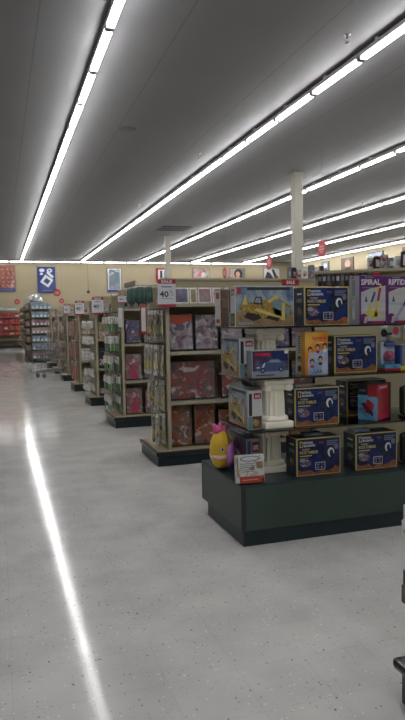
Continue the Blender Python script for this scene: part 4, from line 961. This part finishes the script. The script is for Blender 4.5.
# white pack with red bottom leaning at the counter corner
b = MB(); w, d, h = .195, .045, .185
b.box(-w / 2, -d / 2, 0, w / 2, d / 2, h, M_whitepack, bev=.005); fc = box_faces(w, d, h); f = fc['front']
b.rect(f, .1, .0, .98, .24, M_boxes_orange, 1); b.rect(f, .2, .1, .75, .13, M_pinkpale, 2); b.disc(f, .5, .86, .36, .1, M_grey_ink, 1); b.disc(f, .5, .86, .3, .07, M_white, 2); b.disc(f, .84, .34, .08, .09, M_white, 3); b.disc(f, .92, .08, .05, .07, M_ink, 2, 10)
for i in range(5): b.rect(f, .14, .4 + i * .07, .66, .42 + i * .07, M_grey_ink, 1)
b.rect(f, .02, .3, .08, .9, M_tan, 1); b.rect(f, .72, .5, .95, .74, M_tan, 1)
o = b.build('white_toy_pack', loc=(1.548, 3.825, CT + .004)); o.rotation_euler = (R(-7), 0, R(-3)); tag(o, 'square white pack with an orange-red bottom band on the counter corner', 'toy box')

# plush egg
r = empty('plush_egg', (1.512, 4.28, CT + .0015), 'yellow egg-shaped plush with pink tuft and lilac wing on the counter corner', 'plush toy')
prof = []
for i in range(15):
    t = i / 14; a = math.pi * t; rr = .078 * math.sin(a) ** .85 * (1 - .12 * (t - .5)) if 0 < t < 1 else .004
    prof.append((max(rr, .004), .1 - .1 * math.cos(a) * 1.0))
b = MB(); b.lathe(prof, M_eggyel, 24); b.build('body', r)
bp = [(rr * 1.03 + .001, z) for rr, z in prof if .045 < z < .1]; b = MB(); b.lathe(bp, M_eggpale, 24); b.build('belly_band', r)
b = MB()
for ax, l in ((-.06, .045), (-.015, .05), (.03, .035)): b.tube([(ax * .3, 0, .185), (ax * .7, -.01, .185 + l * .6), (ax, -.012, .19 + l)], [.026, .02, .006], M_eggpink, 8)
b.build('tuft', r)
b = MB(); b.add([(.005, -.085, .12), (.045, -.08, .15), (.078, -.06, .12), (.078, -.07, .05), (.05, -.09, .004), (.0, -.1, .03), (.04, -.115, .08)], [(0, 6, 1), (1, 6, 2), (2, 6, 3), (3, 6, 4), (4, 6, 5), (5, 6, 0), (0, 1, 2, 3, 4, 5)], M_egglilac, True); b.build('wing', r)
b = MB(); b.disc((Vector((-.035, -.082, .1)), Vector((.025, 0, 0)), Vector((0, 0, .022)), Vector((0, -1, 0))), .5, .5, .5, .5, M_white, 1); b.disc((Vector((-.035, -.082, .1)), Vector((.025, 0, 0)), Vector((0, 0, .022)), Vector((0, -1, 0))), .55, .5, .25, .3, M_black, 3); b.build('eye', r)

r.scale = (1.12, 1.1, 1.42)
# red SALE strip above the display
r = empty('sale_strip', (2.085, 4.3, 1.437), 'small red SALE strip sign standing behind the bulldozer kit box', 'sign')
b = MB(); b.box(-.068, -.003, .295, .068, .003, .34, M_red); f = (Vector((-.068, -.003, .295)), Vector((.136, 0, 0)), Vector((0, 0, .045)), Vector((0, -1, 0))); b.text(f, 'SALE', .25, .25, .75, .8, M_white_ink, 2, True); b.build('panel', r)
b = MB(); b.tube([(0, .006, .0), (0, .006, .3)], .004, M_grey_metal, 6); b.box(-.03, -.02, 0, .03, .02, .006, M_grey_metal); b.build('holder', r)

# ------------------------------------------------------------------ angled pegboard unit behind the display
ya = R(-38)
ag = empty('shelving_unit', (2.80, 5.26, 0), 'cream pegboard unit turned at an angle behind the display', 'shelving', rotz=ya)
MB().box(0, -.14, 0, 1.25, .25, .14, M_plinth).build('plinth', ag); MB().box(0, 0, .14, 1.25, .03, 1.88, M_cream).build('peg_panel', ag)
MB().box(0, -.01, .14, .04, .04, 1.89, M_cream, bev=.003).build('post', ag); MB().box(-.01, -.06, 1.885, 1.27, .22, 1.91, M_cream).build('top_shelf', ag)
MB().box(0, -.12, 1.73, 1.25, 0, 1.745, M_cream).build('card_shelf', ag)
def on_unit(u, v, z): 
    c, s_ = math.cos(ya), math.sin(ya); return (2.80 + u * c - v * s_, 5.26 + u * s_ + v * c, z)
random.seed(3)
for i in range(13):
    h = random.uniform(.09, .14); b = MB(); b.box(-.035, -.012, 0, .035, .012, h, [M_cardwhite, M_black, M_cardA, M_grey_ink][i % 4], bev=.002); b.box(-.025, -.014, .02, .02, -.012, h - .03, [M_cardA, M_cardwhite][i % 2])
    tag(b.build('small_book', loc=on_unit(.5 + i * .058, -.02, 1.911), rotz=ya + R(random.uniform(30, 60))), 'small book or case standing on top of the angled pegboard unit', 'book', 'small cases on top of the angled unit')
for i in range(12):
    b = MB(); b.box(-.018, -.02, 0, .018, .02, .13, [M_black, M_navyside, M_brownprint][i % 3], bev=.002); b.box(-.012, -.022, .07, .012, -.02, .11, [M_grey_ink, M_pinkpale, M_grey_ink][i % 3])
    tag(b.build('card_pack', loc=on_unit(.06 + i * .04, -.06, 1.746), rotz=ya), 'dark slim card pack in the row below the top of the angled unit', 'card pack', 'card packs on the angled unit')
b = MB(); b.box(-.03, -.02, 0, .03, .02, .13, M_red, bev=.002); b.box(-.02, -.022, .03, .02, -.02, .06, M_redprint); tag(b.build('card_pack', loc=on_unit(.56, -.06, 1.746), rotz=ya), 'red card pack at the end of the dark row on the angled unit', 'card pack')
for i, (u, z, mt) in enumerate(((.62, 1.42, M_cardwhite), (.72, 1.44, M_signpink), (.82, 1.43, M_cardwhite), (.7, 1.25, M_pinkpale), (.84, 1.24, M_cardwhite))):
    b = MB(); b.box(-.035, -.004, -.14, .035, 0, 0, M_dome, bev=.0); b.disc((Vector((-.03, -.004, -.12)), Vector((.06, 0, 0)), Vector((0, 0, .08)), Vector((0, -1, 0))), .5, .5, .45, .45, M_signred if i % 2 else M_black, 2); b.box(-.03, -.012, -.03, .03, -.004, -.005, mt)
    b.tube([(0, .05, -.005), (0, -.03, -.005)], .003, M_chrome, 5)
    tag(b.build('hanging_pack', loc=on_unit(u, -.055, z), rotz=ya), 'clear hanging pack on the angled pegboard right of the tumbler boxes', 'pack', 'clear packs on the angled pegboard')
# books & white cards left of the pillar foot, on top of the near gondola
for i, (x, w, h, mt) in enumerate(((3.17, .05, .12, M_black), (3.23, .05, .1, M_cardA), (3.30, .07, .13, M_cardwhite), (3.38, .07, .15, M_grey_ink), (3.46, .05, .13, M_cardwhite), (3.52, .05, .14, M_hair), (3.12, .04, .13, M_grey_ink))):
    b = MB(); b.box(0, 0, 0, w, .03, h, mt, bev=.002); b.box(.01, -.002, .02, w - .01, 0, h * .6, M_cardA)
    tag(b.build('greeting_card', loc=(x, 6.49, 1.931)), 'small card or case standing on the top rail right of the red SALE strip', 'card', 'cards on the rail of the nearest gondola')

# ------------------------------------------------------------------ near gondola corner, lower right
ng = empty('shelving_unit', (1.405, 2.04, 0), 'dark-edged cream gondola corner at the lower right frame edge', 'shelving')
MB().box(.03, -.03, 0, 1.6, -.9, .13, M_plinth).build('plinth', ng)
b = MB(); b.box(0, 0, .13, 1.6, -.05, .175, M_bumper, bev=.018); b.box(0, 0, .13, .05, -.93, .175, M_bumper, bev=.018); b.build('bumper', ng)
MB().box(.04, -.04, .14, 1.6, -.9, .178, M_deck).build('deck', ng)
MB().box(.24, -.05, .178, .26, -.9, 1.5, M_peg).build('end_panel', ng)
MB().box(.26, -.45, .178, 1.6, -.47, 1.5, M_peg).build('spine_panel', ng)
for z in (.80, .55): MB().tube([(.24, -.11, z), (.01, -.11, z + .004)], .003, M_chrome, 5).build('peg_hook', ng)
for z, mt, lb in ((.765, M_cardwhite, 'pale pack on the near gondola at the right frame edge, upper of two'), (.515, M_brownprint, 'brown pack on the near gondola at the right frame edge, lower of two')):
    b = MB(); b.box(-.002, -.06, -.11, .002, .06, .02, mt); b.box(-.02, -.05, -.1, -.002, .05, -.03, mt, bev=.006); tag(b.build('carded_pack', loc=(1.43, 1.935, z)), lb, 'pack', 'packs on the near gondola')

# ------------------------------------------------------------------ world + look
w = bpy.data.worlds.new('world'); S.world = w; w.use_nodes = True
w.node_tree.nodes['Background'].inputs[0].default_value = (.5, .52, .55, 1); w.node_tree.nodes['Background'].inputs[1].default_value = .05
S.view_settings.view_transform = 'Standard'; S.view_settings.look = 'None'; S.view_settings.exposure = .45
S.cycles.use_denoising = True; S.cycles.max_bounces = 8; S.cycles.diffuse_bounces = 4; S.cycles.glossy_bounces = 4; S.cycles.transmission_bounces = 6
S.cycles.sample_clamp_indirect = 4; S.cycles.use_light_tree = True; S.cycles.caustics_reflective = False; S.cycles.caustics_refractive = False
